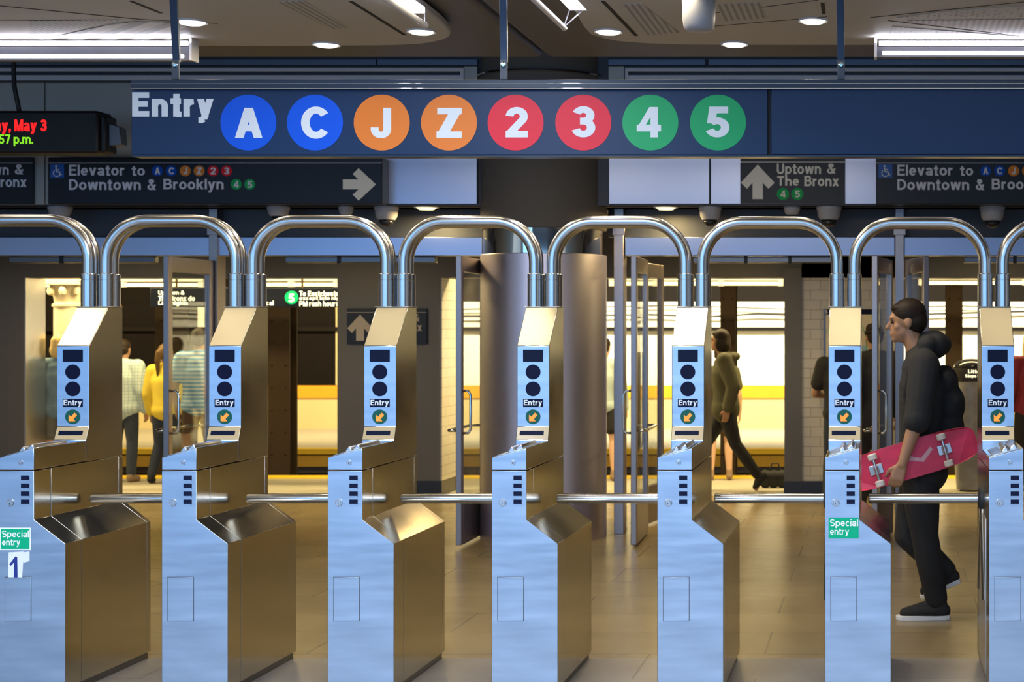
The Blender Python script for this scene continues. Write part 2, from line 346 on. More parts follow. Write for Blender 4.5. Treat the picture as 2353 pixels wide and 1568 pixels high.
def text_mesh(s, bold=.02):
    w = .145+bold*1.7; bm = BM(); x = 0; lv = [0]
    def slab(poly):
        A = [bm.verts.new((a, b, -.5)) for a, b in poly]; B = [bm.verts.new((a, b, .5+lv[0]*.06)) for a, b in poly]; n = len(poly)
        fs = [bm.faces.new(A), bm.faces.new(B)]+[bm.faces.new([A[i], A[(i+1) % n], B[(i+1) % n], B[i]]) for i in range(n)]
        bmesh.ops.recalc_face_normals(bm, faces=fs)
    for c in s:
        W, S, P = glyph(c, w); lv[0] = 0
        for x0, y0, x1, y1, h in P:
            lv[0] += 1; slab([(x+x0-h/2, y0), (x+x0+h/2, y0), (x+x1+h/2, y1), (x+x1-h/2, y1)])
        for pl in S:
            lv[0] += 1
            Lp, Rp = [], []; n = len(pl); closed = n > 8 and abs(pl[0][0]-pl[-1][0])+abs(pl[0][1]-pl[-1][1]) < 1e-6
            for i in range(n):
                a = pl[i-1] if i else (pl[-2] if closed else pl[0]); b = pl[i+1] if i < n-1 else (pl[1] if closed else pl[-1])
                d1 = Vector((pl[i][0]-a[0], pl[i][1]-a[1])); d2 = Vector((b[0]-pl[i][0], b[1]-pl[i][1]))
                d1 = d1.normalized() if d1.length > 1e-9 else d2.normalized(); d2 = d2.normalized() if d2.length > 1e-9 else d1
                t = (d1+d2).normalized(); m = min(1.5, 1/max(.3, t.dot(d1))); nn = Vector((-t.y, t.x))*w/2*m
                Lp.append((x+pl[i][0]+nn.x, pl[i][1]+nn.y)); Rp.append((x+pl[i][0]-nn.x, pl[i][1]-nn.y))
            for i in range(n-1): slab([Lp[i], Lp[i+1], Rp[i+1], Rp[i]])
        x += W+.095
    me = bpy.data.meshes.new('lettering'); bm.to_mesh(me); bm.free()
    return me
def text_fit(name, s, x0, x1, z0, z1, y, m, parent=None, bold=.02, th=.002, spacing=1.0, shear=0):
    """lettering stretched to fill a rectangle of a wall that faces -y"""
    me = text_mesh(s, bold)
    xs = [v.co.x for v in me.vertices]; ys = [v.co.y for v in me.vertices]
    a, b, c, d = min(xs), max(xs), min(ys), max(ys)
    org = ORG.get(parent.name, Vector()) if parent else Vector()
    for v in me.vertices:
        px = x0+(v.co.x-a)/(b-a)*(x1-x0); pz = z0+(v.co.y-c)/(d-c)*(z1-z0)
        v.co = Vector((px, y-th*(v.co.z+.5), pz))-org
    return link(name, me, m, parent)
def text_px(name, s, x0, x1, ytop, ybot, Y, m, parent=None, **k):
    return text_fit(name, s, PX(x0, Y), PX(x1, Y), PZ(ybot, Y), PZ(ytop, Y), Y, m, parent, **k)
def arrow_poly(cx, cz, s, ang, head=.5, shaft=.26, wing=.5, thick=.27):
    """block arrow with slanted barbs, pointing up before rotation, fitting a square of side s"""
    h = s/2
    pts = [(0, h), (h*.98, -h*.05), (h*.62, -h*.40), (h*.30, -h*.05), (h*.30, -h), (-h*.30, -h), (-h*.30, -h*.05), (-h*.62, -h*.40), (-h*.98, -h*.05)]
    ca, sa = math.cos(ang), math.sin(ang)
    return [(cx+x*ca-z*sa, cz+x*sa+z*ca) for x, z in pts]
def wheelchair(parent, x, z, s, y):
    """the white access symbol on its blue square: head, back, seat, leg and wheel ring"""
    bm = box(BM(), x-s/2, x+s/2, y-.003, y, z-s/2, z+s/2); sq = obj('access_square', bm, STRUT, parent)
    bm = BM(); u = s/10; yy = y-.005
    disc(bm, x-.6*u, z+3.3*u, .75*u, yy, y-.002, 16)
    def bar(a, b, r): tube(bm, [(x+a[0]*u, yy, z+a[1]*u), (x+b[0]*u, yy, z+b[1]*u)], r*u, 8)
    bar((-.6, 2.3), (-.4, -.6), .5); bar((-.5, 1.0), (1.6, 1.0), .4); bar((-.4, -.6), (1.8, -.6), .5); bar((1.8, -.6), (2.6, -2.9), .5); bar((2.6, -2.9), (3.5, -2.6), .4)
    arc = [(x+u*(-.1+2.5*math.cos(t)), yy, z+u*(-1.5+2.5*math.sin(t))) for t in [math.radians(a) for a in range(130, 345, 12)]]
    tube(bm, arc, .35*u, 8)
    obj('access_symbol', bm, PALE, sq)

# ------------------------------------------------------------------ setting: floors
struct('floor', box(BM(), -13, 9, 8.30, 16.4, -.1, 0), FLOOR)
struct('floor_threshold', box(BM(), -13, 9, -7, 8.30, -.1, 0), FLOORG)
pf = struct('floor_platform', box(BM(), -24, 14, 16.4, 18.25, -1.2, 0), PLATF)
struct('trim_1', box(BM(), -24, 14, 18.25, 18.55, -.12, .012), YELLOW)
struct('floor_track', box(BM(), -24, 14, 18.25, 22.9, -1.3, -1.15), BALLAST)
struct('floor_far_platform', box(BM(), -24, 14, 22.9, 28, -.35, 0), PLATF)
struct('trim_2', box(BM(), -24, 14, 22.6, 22.9, -.06, .012), YELLOW)
struct('trim_3', box(BM(), -24, 14, 22.66, 22.9, -.24, -.06), OCHRE)
struct('wall_track', box(BM(), -24, 14, 22.9, 23.0, -1.2, -.35), BALLAST)
# ------------------------------------------------------------------ walls
struct('wall_left', box(BM(), -13.2, -13, -7, 16.4, 0, 4.1), FASBEI)
struct('wall_right', box(BM(), 9, 9.2, -7, 16.4, 0, 4.1), FASBEI)
YF = 27.5
fw = BM(); box(fw, -24, 14, YF, YF+.3, 0, 3.6)
struct('wall_far', fw, DARK)
struct('trim_4', box(BM(), -24, 14, YF-.05, YF, 0, PZ(915, YF)), CREAMW)
struct('trim_5', box(BM(), -24, 14, YF-.08, YF, PZ(915, YF), PZ(886, YF)), ORANGEB)
struct('wall_far_white', box(BM(), PX(1040, YF), 14, YF-.03, YF, PZ(886, YF), PZ(694, YF)), WHITEW)
struct('wall_far_pale', box(BM(), PX(425, YF), PX(480, YF), YF-.03, YF, PZ(886, YF), PZ(694, YF)), WHITEW)
# black rails and conduits across the far wall
bm = BM(); box(bm, -24, 14, YF-.16, YF-.10, PZ(761, YF), PZ(752, YF)); struct('trim_6', bm, DARK)
# yellow framed ad panels on the far wall
def ad_panel(x0, x1, label):
    t = thing('wall_advert', label, 'poster', (PX((x0+x1)/2, YF), YF-.06, PZ(886, YF)), 'dark advert panels on the far wall')
    X0, X1, Z0, Z1 = PX(x0, YF), PX(x1, YF), PZ(885, YF), PZ(700, YF)
    obj('panel', box(BM(), X0+.1, X1-.1, YF-.05, YF-.005, Z0, Z1), AD, t)
    bm = BM(); box(bm, X0, X0+.11, YF-.09, YF-.005, Z0, Z1); obj('frame_post', bm, ORANGEB, t)
    bm = BM(); box(bm, X1-.11, X1, YF-.09, YF-.005, Z0, Z1); obj('frame_post', bm, CREAMW, t)
ad_panel(268, 425, 'black advert panel with yellow post behind the man in the checked shirt')
ad_panel(664, 790, 'black advert panel with yellow posts on the far wall, under the hanging platform sign')
# cables drooping along the far wall
def cable(pts, label, r=.018):
    P = []
    for (a, b) in zip(pts, pts[1:]):
        for k in range(6): P.append((a[0]+(b[0]-a[0])*k/6, YF-.22, a[1]+(b[1]-a[1])*k/6))
    P.append((pts[-1][0], YF-.22, pts[-1][1]))
    tag(obj('cable', tube(BM(), P, r, 8), RUBBER, smooth=True), label, 'cable')
cable([(PX(1045, YF), PZ(728, YF)), (PX(1500, YF), PZ(724, YF)), (PX(1640, YF), PZ(728, YF)), (PX(1745, YF), PZ(722, YF)), (PX(1950, YF), PZ(730, YF)), (PX(2150, YF), PZ(722, YF)), (PX(2370, YF), PZ(716, YF))], 'thin black cable sagging across the far white wall, lower of the two')
cable([(PX(1045, YF), PZ(712, YF)), (PX(1560, YF), PZ(703, YF)), (PX(1800, YF), PZ(711, YF)), (PX(2200, YF), PZ(704, YF)), (PX(2370, YF), PZ(708, YF))], 'thin black cable near the top of the far white wall, upper of the two', .012)
# partition between mezzanine and platform
YP = 16.4; ZB = PZ(639, YP)
bm = BM(); box(bm, -13, 9, YP, YP+.3, ZB, 2.75); struct('wall_partition_beam', bm, GREYT)
bm = BM(); box(bm, -13, PX(55, YP), YP, YP+.32, 0, ZB); struct('wall_partition_left', bm, GREYT)
XJ = PX(55, YP)
struct('trim_7', box(BM(), XJ-.02, XJ+.012, YP+.012, YP+.40, 0, ZB), STEEL2)
XB0, XB1 = PX(775, YP), PX(1010, YP)
bm = BM(); box(bm, XB0, XB1, YP, YP+.62, .15, ZB); struct('wall_partition_middle', bm, GREYT)
struct('trim_8', box(BM(), XB1, XB1+.02, YP+.02, YP+.62, .15, ZB), TILE)
struct('baseboard_middle', box(BM(), XB0-.005, XB1+.024, YP-.006, YP+.625, 0, .15), BLACKB)
XC0, XC1, XC2 = PX(1803, YP), PX(1842, YP), PX(2060, YP)
struct('wall_partition_right', box(BM(), XC1, XC2, YP, YP+.5, .15, ZB+.45), TILE)
struct('trim_9', box(BM(), XC0, XC1, YP-.05, YP+.5, .15, ZB+.1), GREYT)
struct('baseboard_right', box(BM(), XC0-.005, XC2+.005, YP-.056, YP+.505, 0, .15), BLACKB)
# ------------------------------------------------------------------ ceilings
struct('ceiling_vestibule', box(BM(), -13, 9, 13.2, 16.4, 2.70, 2.80), BULK)
struct('ceiling_platform', box(BM(), -24, 14, 16.4, 28, 2.95, 3.05), RUST)
bm = BM(); box(bm, -13, 9, 8, 16.4, 4.05, 4.2); struct('ceiling_void', bm, DARK)
ZC = 3.4
def curve_pts(pxs): return [CP(*p) for p in pxs]
# two suspended ceiling panels with rounded tips
left_out = [(-13, 3.0), (-2.66, 3.0)] + curve_pts([(935, 0), (976, 22), (1014, 52), (1030, 68), (1036, 79), (1032, 86), (1019, 92), (997, 97), (970, 101), (916, 104), (853, 105), (650, 106)]) + [(-13, CP(0, 106)[1])]
right_out = [(9, 3.0), (-1.42, 3.0)] + curve_pts([(1302, 0), (1322, 30), (1340, 62), (1357, 80), (1386, 89), (1420, 95), (1480, 100), (1560, 103), (1700, 104)]) + [(9, CP(0, 104)[1])]
struct('ceiling', prism(BM(), left_out, 'z', ZC, ZC+.05), CEIL, bevel=.012)
struct('ceiling_right', prism(BM(), right_out, 'z', ZC, ZC+.05), CEIL, bevel=.012)
# brown soffit layer above them, split by a dark groove that runs towards the column
XG = -2.17
YS = (3.47-EYE)*FPX/(VY-132)
struct('ceiling_soffit_left', box(BM(), -13, XG-.018, 6, YS, 3.47, 3.56), SOFF, bevel=.03)
struct('ceiling_soffit_right', box(BM(), XG+.018, 9, 6, YS, 3.47, 3.56), SOFF, bevel=.03)
# perforated metal inserts and seams of the ceiling
SLOT = stripe_mat('slotted_ceiling', (.16, .15, .145), (.50, .49, .49), 3.3, 'DIAGONAL', .5, .45, .12)
SLOTF = stripe_mat('fine_slotted_ceiling', (.24, .23, .22), (.46, .45, .45), 9, 'X', .5, .45, .2)
def mesh_mat():
    m = bpy.data.materials.new('honeycomb_ceiling'); m.use_nodes = True; nt = m.node_tree; b = nt.nodes['Principled BSDF']; b.inputs['Roughness'].default_value = .5
    tc = nt.nodes.new('ShaderNodeTexCoord'); v = nt.nodes.new('ShaderNodeTexVoronoi'); v.feature = 'F1'; v.inputs['Scale'].default_value = 34; v.inputs['Randomness'].default_value = .25
    r = nt.nodes.new('ShaderNodeValToRGB'); r.color_ramp.elements[0].position = .30; r.color_ramp.elements[0].color = (.10, .095, .09, 1)
    r.color_ramp.elements[1].position = .48; r.color_ramp.elements[1].color = (.44, .42, .41, 1)
    nt.links.new(tc.outputs['Object'], v.inputs['Vector']); nt.links.new(v.outputs['Distance'], r.inputs['Fac']); nt.links.new(r.outputs['Color'], b.inputs['Base Color'])
    return m
HONEY = mesh_mat()
def ceil_insert(n, pxs, m): struct('trim_%d' % n, prism(BM(), curve_pts(pxs), 'z', ZC-.003, ZC+.001), m)
ceil_insert(20, [(85, 92), (245, 57), (310, 49), (395, 52), (440, 62), (438, 94)], SLOT)
ceil_insert(21, [(68, 47), (280, 46), (200, 62), (70, 84)], SLOTF)
ceil_insert(22, [(2040, 92), (2050, 60), (2353, 84), (2353, 94)], HONEY)
ceil_insert(23, [(2060, 40), (2180, 24), (2353, 14), (2353, 40), (2100, 44)], HONEY)
ceil_insert(24, [(2085, 47), (2353, 44), (2353, 82), (2150, 56)], SLOTF)
ceil_insert(25, [(1430, 10), (1475, 8), (1560, 74), (1490, 80)], SLOTF)
ceil_insert(26, [(1650, 10), (1745, 6), (1765, 40), (1660, 48)], SLOTF)
ceil_insert(27, [(640, 4), (700, 2), (800, 62), (760, 66)], SLOTF)
bm = BM()
def seam(a, b, wd=.010):
    A = Vector((*CP(*a), ZC-.002)); B = Vector((*CP(*b), ZC-.002)); d = (B-A).normalized(); s = Vector((-d.y, d.x, 0))*wd/2
    vs = [bm.verts.new(p) for p in (A+s, B+s, B-s, A-s)]; vt = [bm.verts.new(p.co+Vector((0, 0, .004))) for p in vs]
    bm.faces.new(vs); bm.faces.new(vt[::-1])
    for i in range(4): bm.faces.new([vs[i], vt[i], vt[(i+1) % 4], vs[(i+1) % 4]])
for a, b, wd in [((0, 13), (320, 44), .012), ((300, 2), (370, 30), .02), ((805, 2), (930, 80), .022), ((1385, 2), (1462, 82), .022), ((1890, 6), (1893, 32), .02),
               ((320, 44), (500, 54), .006), ((2353, 4), (2000, 40), .008), ((1640, 60), (1900, 38), .005), ((1880, 0), (1640, 30), .005), ((2040, 47), (2353, 84), .008), ((0, 46), (250, 47), .008), ((230, 62), (300, 50), .01)]:
    seam(a, b, wd)
struct('trim_28', bm, CRACK)
# ------------------------------------------------------------------ fascia over the doors
YW = 12.95
def fpanel(n, x0, x1, y0, y1, m, Y=YW, th=.03, bevel=.003): return struct('trim_%d' % n, box(BM(), PX(x0, Y), PX(x1, Y), Y, Y+th, PZ(y1, Y), PZ(y0, Y)), m, bevel=bevel)
struct('wall_fascia', box(BM(), -13, 9, YW+.04, YW+.12, 2.70, 4.05), BULK)
LX, RX = PX(0, 1), PX(1, 1)
nb = 40
for (a, b) in [(-1200, 865), (865, 1098), (1396, 1622), (1627, 4500)]: fpanel(nb, a+1, b-1, 136, 150, FASB); nb += 1
for (a, b) in [(-1200, 1065), (1436, 4500)]:      # louvre frames: top bar, slot, bottom bar, end bars
    bm = BM(); Y = YW-.02
    box(bm, PX(a, Y), PX(b, Y), Y, Y+.05, PZ(164, Y), PZ(156, Y)); box(bm, PX(a, Y), PX(b, Y), Y, Y+.05, PZ(184, Y), PZ(173, Y))
    box(bm, PX(a, Y), PX(a+7, Y), Y, Y+.05, PZ(173, Y), PZ(164, Y)); box(bm, PX(b-7, Y), PX(b, Y), Y, Y+.05, PZ(173, Y), PZ(164, Y))
    struct('trim_%d' % nb, bm, HOUS); nb += 1
for (a, b, m) in [(-1200, 102, FASBEI), (104, 470, FASBEI), (472, 876, FASBEI)]: fpanel(nb, a, b, 190, 470, m); nb += 1
for (a, b, m) in [(878, 1096, FASC), (1399, 1630, FASC), (1633, 2016, FASC), (2018, 2500, FASC), (2502, 4500, FASC)]: fpanel(nb, a, b, 190, 469, m); nb += 1
fpanel(nb, 1066, 1097, 152, 186, FASBEI); nb += 1
fpanel(nb, 1398, 1434, 152, 186, FASBEI); nb += 1
# soffit, dark bulkhead and stainless header above the doors
struct('trim_%d' % nb, box(BM(), -13, 9, YW+.03, 13.5, 2.700, 2.72), BULK); nb += 1
YH = 13.4
for (a, b) in [(-1500, 1108), (1396, 4500)]:
    struct('trim_%d' % nb, box(BM(), PX(a, YH), PX(b, YH), YH+.03, YH+.12, PZ(545, YH), 2.72), BULK); nb += 1
YHD = 13.34
for (a, b) in [(-1500, 484), (502, 1108), (1436, 2056), (2078, 2720)]:
    struct('trim_%d' % nb, box(BM(), PX(a, YHD), PX(b, YHD), YHD, YHD+.16, PZ(588, YHD), PZ(545, YHD)), FASC, bevel=.004); nb += 1
for (a, b) in [(483, 503), (1412, 1434), (2057, 2077)]:     # mullions up to the soffit with their clips
    bm = BM(); box(bm, PX(a, YHD), PX(b, YHD), YHD-.03, YHD+.14, 0, 2.70)
    c = (a+b)/2
    box(bm, PX(c-14, YHD), PX(c+14, YHD), YHD-.035, YHD+.02, PZ(541, YHD), PZ(523, YHD))
    struct('trim_%d' % nb, bm, DOORM, bevel=.003); nb += 1

# ------------------------------------------------------------------ door leaves
def door(n, hx, hy, ang, width=.82, side=1, handle=True):
    """glass leaf hinged at (hx,hy); built along local -y, thickness along x"""
    r = struct_root('door_%d' % n, (hx, hy, 0), ang)
    H, T, S = 2.27, .045, .07
    bm = BM(); box(bm, -T/2, T/2, -S, 0, .02, H); obj('stile', bm, DOORM, r, bevel=.004)
    bm = BM(); box(bm, -T/2, T/2, -width, -width+S, .02, H); obj('stile', bm, DOORM, r, bevel=.004)
    bm = BM(); box(bm, -T/2, T/2, -width+S, -S, H-.12, H); obj('rail', bm, DOORM, r, bevel=.003)
    bm = BM(); box(bm, -T/2, T/2, -width+S, -S, .02, .34); obj('kick_rail', bm, DOORM, r, bevel=.003)
    bm = BM(); box(bm, -.005, .005, -width+S, -S, .34, H-.12); obj('glass', bm, GLASS, r)
    if handle:
        yy = -width+.035; z0, z1 = .89, 1.22
        s = side
        o = .085*s
        pts = [(T/2*s, yy, z1), (o*.75, yy, z1), (o, yy, z1-.03), (o, yy, z0+.03), (o*.75, yy, z0), (T/2*s, yy, z0)]
        hb = tube(BM(), pts, .011, 10); obj('pull_handle', hb, CHROME, r, smooth=True)
        pts = [(-T/2*s, yy, z0+.02), (-o, yy, z0+.02), (-o*1.1, yy+.03, z0+.02), (-o*1.1, -S, z0+.02), (-T/2*s, -S, z0+.02)]
        obj('push_bar', tube(BM(), pts, .012, 10), CHROME, r, smooth=True)
    return r
door(1, PX(490, YHD), YHD-.05, math.radians(-.5), side=1)
door(2, PX(1114, YHD)+.01, YHD-.05, math.radians(0), side=1)
door(3, PX(1486, YHD), YHD-.05, math.radians(1.5), .80, side=-1)
door(4, PX(2046, YHD), YHD-.05, math.radians(-9), side=1)
door(5, PX(2086, YHD), YHD-.05, math.radians(9), side=-1, handle=False)
door(6, PX(1444, YHD)+.03, YHD+.20, math.radians(172), .8, side=-1, handle=False)
# slim operator boxes under the header
def operator(x0, x1, label):
    Y = 13.41
    t = thing('door_operator', label, 'door operator', (PX((x0+x1)/2, Y), Y, PZ(604, Y)), 'door operator bars under the header')
    obj('housing', box(BM(), PX(x0, Y), PX(x1, Y), Y, Y+.08, PZ(604, Y), PZ(590, Y)), DARKST, t, bevel=.006)
    for k in (.36, .66):
        xx = x0+(x1-x0)*k; obj('clip', box(BM(), PX(xx-4, Y), PX(xx+4, Y), Y-.01, Y+.02, PZ(606, Y), 2.3105), RUBBER, t)
operator(20, 355, 'slim dark operator bar under the header, leftmost in the row')
operator(655, 1000, 'slim dark operator bar under the header, left of the steel column')
operator(1592, 1930, 'slim dark operator bar under the header, right of the steel column')
operator(2215, 2540, 'slim dark operator bar under the header, at the right edge of the photo')

# ------------------------------------------------------------------ steel column
cx, cy, R = PX(1250, 13.17), 13.17, .508
c = thing('column', 'round stainless steel column with chrome collar and brown casing above', 'column', (cx, cy, 0))
zt, zc = PZ(581, 12.7), PZ(523, 12.7)
obj('shaft', lathe(BM(), [(R, .0), (R, zt-.006), (R-.006, zt)], (cx, cy, 0), 96), COLM, c, smooth='auto')
obj('collar', lathe(BM(), [(R-.022, zt), (R-.022, zc)], (cx, cy, 0), 96), CHROME, c, smooth='auto')
obj('casing', lathe(BM(), [(R-.01, zc), (R, zc+.01), (R, 4.05)], (cx, cy, 0), 96), BROWN, c, smooth='auto')
obj('collar_ring', lathe(BM(), [(R+.012, PZ(166, 12.7)), (R+.03, PZ(164, 12.7)), (R+.03, PZ(160, 12.7)), (R+.012, PZ(158, 12.7))], (cx, cy, 0), 96), CHROME, c, smooth='auto')

# ------------------------------------------------------------------ ceiling fixtures
def downlight(px, py, wpx, label, z=ZC, m=LENS, e=26):
    X, Y = CP(px, py+3, z); r = wpx/2*Y/FPX
    t = thing('downlight', label, 'ceiling light', (X, Y, z), 'round downlights in the ceiling')
    obj('trim_ring', lathe(BM(), [(r, -.002), (r+.012, -.010), (r+.016, -.002), (r+.016, .0)], (X, Y, z), 40), HOUS, t, smooth='auto')
    obj('lens', lathe(BM(), [(0, -.020), (r*.8, -.017), (r, -.008), (r, -.002)], (X, Y, z), 40), m, t, smooth=True)
    area('downlight_or_fill', (X, Y, z-.03), r*1.8, 0, e*.62, (1.0, .84, .60), shape='DISK')
downlight(440, 46, 60, 'lit round downlight beside the left sign hanger')
downlight(750, 98, 53, 'lit round downlight at the ceiling edge above the blue letter C')
downlight(968, 68, 55, 'lit round downlight by the end of the left long lamp')
downlight(1398, 68, 55, 'lit round downlight by the end of the right long lamp')
downlight(1688, 97, 53, 'lit round downlight at the ceiling edge right of the white dome housing')
downlight(1868, 43, 57, 'lit round downlight beside the right sign hanger')
# unseen fill lights added overhead for the towers' slanted tops to mirror
for lx, le in ((-4.85, 3.5), (-3.92, 1.1), (-2.97, .9), (-2.2, 2.6), (-1.15, 4.5), (-.2, 1.3), (.72, .8)):
    area('downlight_or_fill', (lx, 8.07, 3.37), .5, 0, le, (1.0, .84, .56), shape='DISK')
area('lip_fill_strip', (-2.2, 5.82, 3.38), 7.4, .7, 17, (1.0, .88, .66))  # unseen strip added so the tower lips mirror a cream light
def soffit_light(px, label):
    X, Y, z = PX(px, 13.1), 13.1, 2.700
    r = .085
    t = thing('downlight', label, 'ceiling light', (X, Y, z), 'round downlights under the fascia')
    obj('trim_ring', lathe(BM(), [(r, -.004), (r+.015, -.010), (r+.018, .0)], (X, Y, z), 32), HOUS, t, smooth='auto')
    obj('lens', lathe(BM(), [(0, -.03), (r*.7, -.026), (r, -.004)], (X, Y, z), 32), LENSY, t, smooth=True)
    area('downlight_or_fill', (X, Y, z-.04), r*1.8, 0, 16, WARM, shape='DISK')
soffit_light(980, 'small yellow downlight under the fascia left of the column')
soffit_light(1530, 'small yellow downlight under the fascia right of the column')
def cross_fixture(x0, x1, label, yb):
    Y = 9.38
    t = thing('fluorescent_fixture', label, 'ceiling light', (PX((x0+x1)/2, Y), Y, PZ(yb, Y)), 'long lamps along the ceiling edge')
    X0, X1 = PX(x0, Y), PX(x1, Y)
    zt_, zb_ = PZ(97, Y), PZ(yb, Y)
    bm = BM(); prism(bm, [(Y+.03, zt_-.02), (Y+.06, zt_-.02), (Y+.06, zb_), (Y+.0, zb_), (Y+.0, zb_+.010), (Y+.035, zb_+.012)], 'x', X0, X1); obj('reflector', bm, mat('fixture_grey', (.11, .11, .13), .5), t, bevel=.002)
    obj('tube', tube(BM(), [(X0+.02, Y-.03, zt_-.012), (X1-.02, Y-.03, zt_-.012)], .014, 12), TUBEW, t, smooth='auto')
    obj('tube', tube(BM(), [(X0+.04, Y-.018, zb_+.022), (X1-.05, Y-.018, zb_+.022)], .012, 12), TUBEW, t, smooth='auto')
    xe = X1 if x1 < 1000 else X0
    obj('end_plate', box(BM(), xe-.008, xe+.008, Y-.04, Y+.062, zb_-.005, zt_+.02), HOUS, t, bevel=.002)
    area('fixture_light', ((X0+X1)/2, Y-.05, zt_-.01), abs(X1-X0), .04, 13, (.90, .88, 1.0), (PI, 0, 0))
cross_fixture(-700, 444, 'long twin-tube lamp along the ceiling edge, left of the sign hanger', 139)
cross_fixture(2012, 3000, 'long twin-tube lamp along the ceiling edge, at the right of the photo', 132)
def long_fixture(xr, zr, xl, zl, y1, label):
    t = thing('fluorescent_fixture', label, 'ceiling light', (xr, y1, zr), 'long lamps running towards the column')
    obj('rail', tube(BM(), [(xr, 5.5, zr), (xr, y1+.06, zr)], .016, 12), HOUS, t, smooth='auto')
    obj('lamp', box(BM(), xl-.05, xl+.05, 5.5, y1, zl-.015, zl+.02), TUBEW, t, bevel=.006)
    for k in (-1, 1):
        obj('bracket_wire', tube(BM(), [(xr, y1+.04, zr), (xl+k*.045, y1+.005, zl+.01)], .0035, 6), HOUS, t)
    area('fixture_light', (xl, 7.4, zl-.03), .08, 2.4, 5, (.90, .90, 1.0))
long_fixture(-2.395, 3.306, -2.43, 3.372, 8.42, 'long lamp running towards the column, by the rounded left ceiling panel')
long_fixture(-1.690, 3.318, -1.60, 3.415, 8.56, 'long lamp running towards the column, by the rounded right ceiling panel')
# white dome housing
X, Y = PX(1606, 8.1), 8.1; zb = PZ(72, Y); r = 39*Y/FPX
t = thing('dome_housing', 'white rounded cylinder housing hanging from the ceiling', 'camera housing', (X, Y, ZC))
obj('shell', lathe(BM(), [(0, zb-ZC), (r*.72, zb-ZC+.003), (r*.9, zb-ZC+.02), (r*.96, zb-ZC+.06), (r, -.01)], (X, Y, ZC), 48), PLAST, t, smooth=True)
obj('flange', lathe(BM(), [(r*1.05, -.012), (r*1.35, -.010), (r*1.35, 0)], (X, Y, ZC), 48), PLAST, t, smooth='auto')

# ------------------------------------------------------------------ dome cameras under the fascia
def camera_dome(px, w_, h, dome, label):
    Y = 13.1; X = PX(px, Y); z = 2.70; s = Y/FPX
    t = thing('dome_camera', label, 'security camera', (X, Y, z), 'dome cameras under the fascia')
    r = w_/2*s; H = h*s
    obj('mount', lathe(BM(), [(r*1.06, 0), (r*1.06, -.02), (r, -.025), (r*.92, -H*.75), (r*.74, -H), (r*.70, -H)][::-1], (X, Y, z), 32), PLAST, t, smooth='auto')
    if dome: obj('dome', lathe(BM(), [(0, -H-r*.62), (r*.3, -H-r*.58), (r*.55, -H-r*.38), (r*.66, -H-.002)], (X, Y, z), 32), SMOKE, t, smooth=True)
camera_dome(138, 50, 22, True, 'white dome camera under the elevator sign, below the wheelchair symbol')
camera_dome(640, 48, 22, True, 'white dome camera under the elevator sign, near its middle')
camera_dome(795, 32, 18, False, 'small white sensor under the right-pointing arrow')
camera_dome(888, 52, 30, True, 'white dome camera at the right end of the elevator sign with arrow')
camera_dome(1632, 50, 30, True, 'white dome camera left of the Uptown and The Bronx sign with full lettering')
camera_dome(1820, 36, 18, False, 'small white sensor under the Uptown and The Bronx sign')
camera_dome(1905, 55, 30, True, 'white dome camera at the right end of the Uptown and The Bronx sign')
camera_dome(2280, 56, 32, True, 'white dome camera under the blue-lit elevator sign at the right')

# ------------------------------------------------------------------ overhead entry sign
YSG = 7.75
sg = thing('overhead_sign', 'long dark blue overhead sign reading Entry with eight coloured route circles', 'sign', (PX(1100, YSG), YSG, PZ(356, YSG)))
obj('panel', box(BM(), PX(302, YSG), PX(1764, YSG), YSG, YSG+.11, PZ(356, YSG), PZ(204, YSG)), SIGNM, sg, bevel=.003)
obj('panel', box(BM(), PX(1772, YSG), PX(3250, YSG), YSG, YSG+.11, PZ(355, YSG), PZ(203, YSG)), SIGNM, sg, bevel=.003)
bm = BM(); Y0 = YSG-.035
box(bm, PX(299, Y0), PX(3300, Y0), Y0+.008, YSG+.13, PZ(203, Y0), PZ(183, Y0))
box(bm, PX(298, Y0), PX(3300, Y0), Y0+.012, YSG+.13, PZ(183, Y0), PZ(181.5, Y0))
rail = obj('top_rail', bm, RAILM, sg, bevel=.003)
obj('rail_edge', tube(BM(), [(PX(299, Y0), Y0+.006, PZ(203.3, Y0)), (PX(3300, Y0), Y0+.006, PZ(202.3, Y0))], .0026, 8), CHROME, rail)
obj('rail_edge', tube(BM(), [(PX(299, Y0), Y0+.007, PZ(191.5, Y0)), (PX(3300, Y0), Y0+.007, PZ(190.5, Y0))], .0013, 8), CHROME, rail)
obj('bottom_edge', box(BM(), PX(302, YSG), PX(3250, YSG), YSG+.01, YSG+.10, PZ(359.5, YSG), PZ(356.5, YSG)), RAILM, sg)
obj('gap_filler', box(BM(), PX(1762, YSG), PX(1774, YSG), YSG+.012, YSG+.10, PZ(356, YSG), PZ(204, YSG)), CRACK, sg)  # dark filler added so the gap between the panels looks shaded
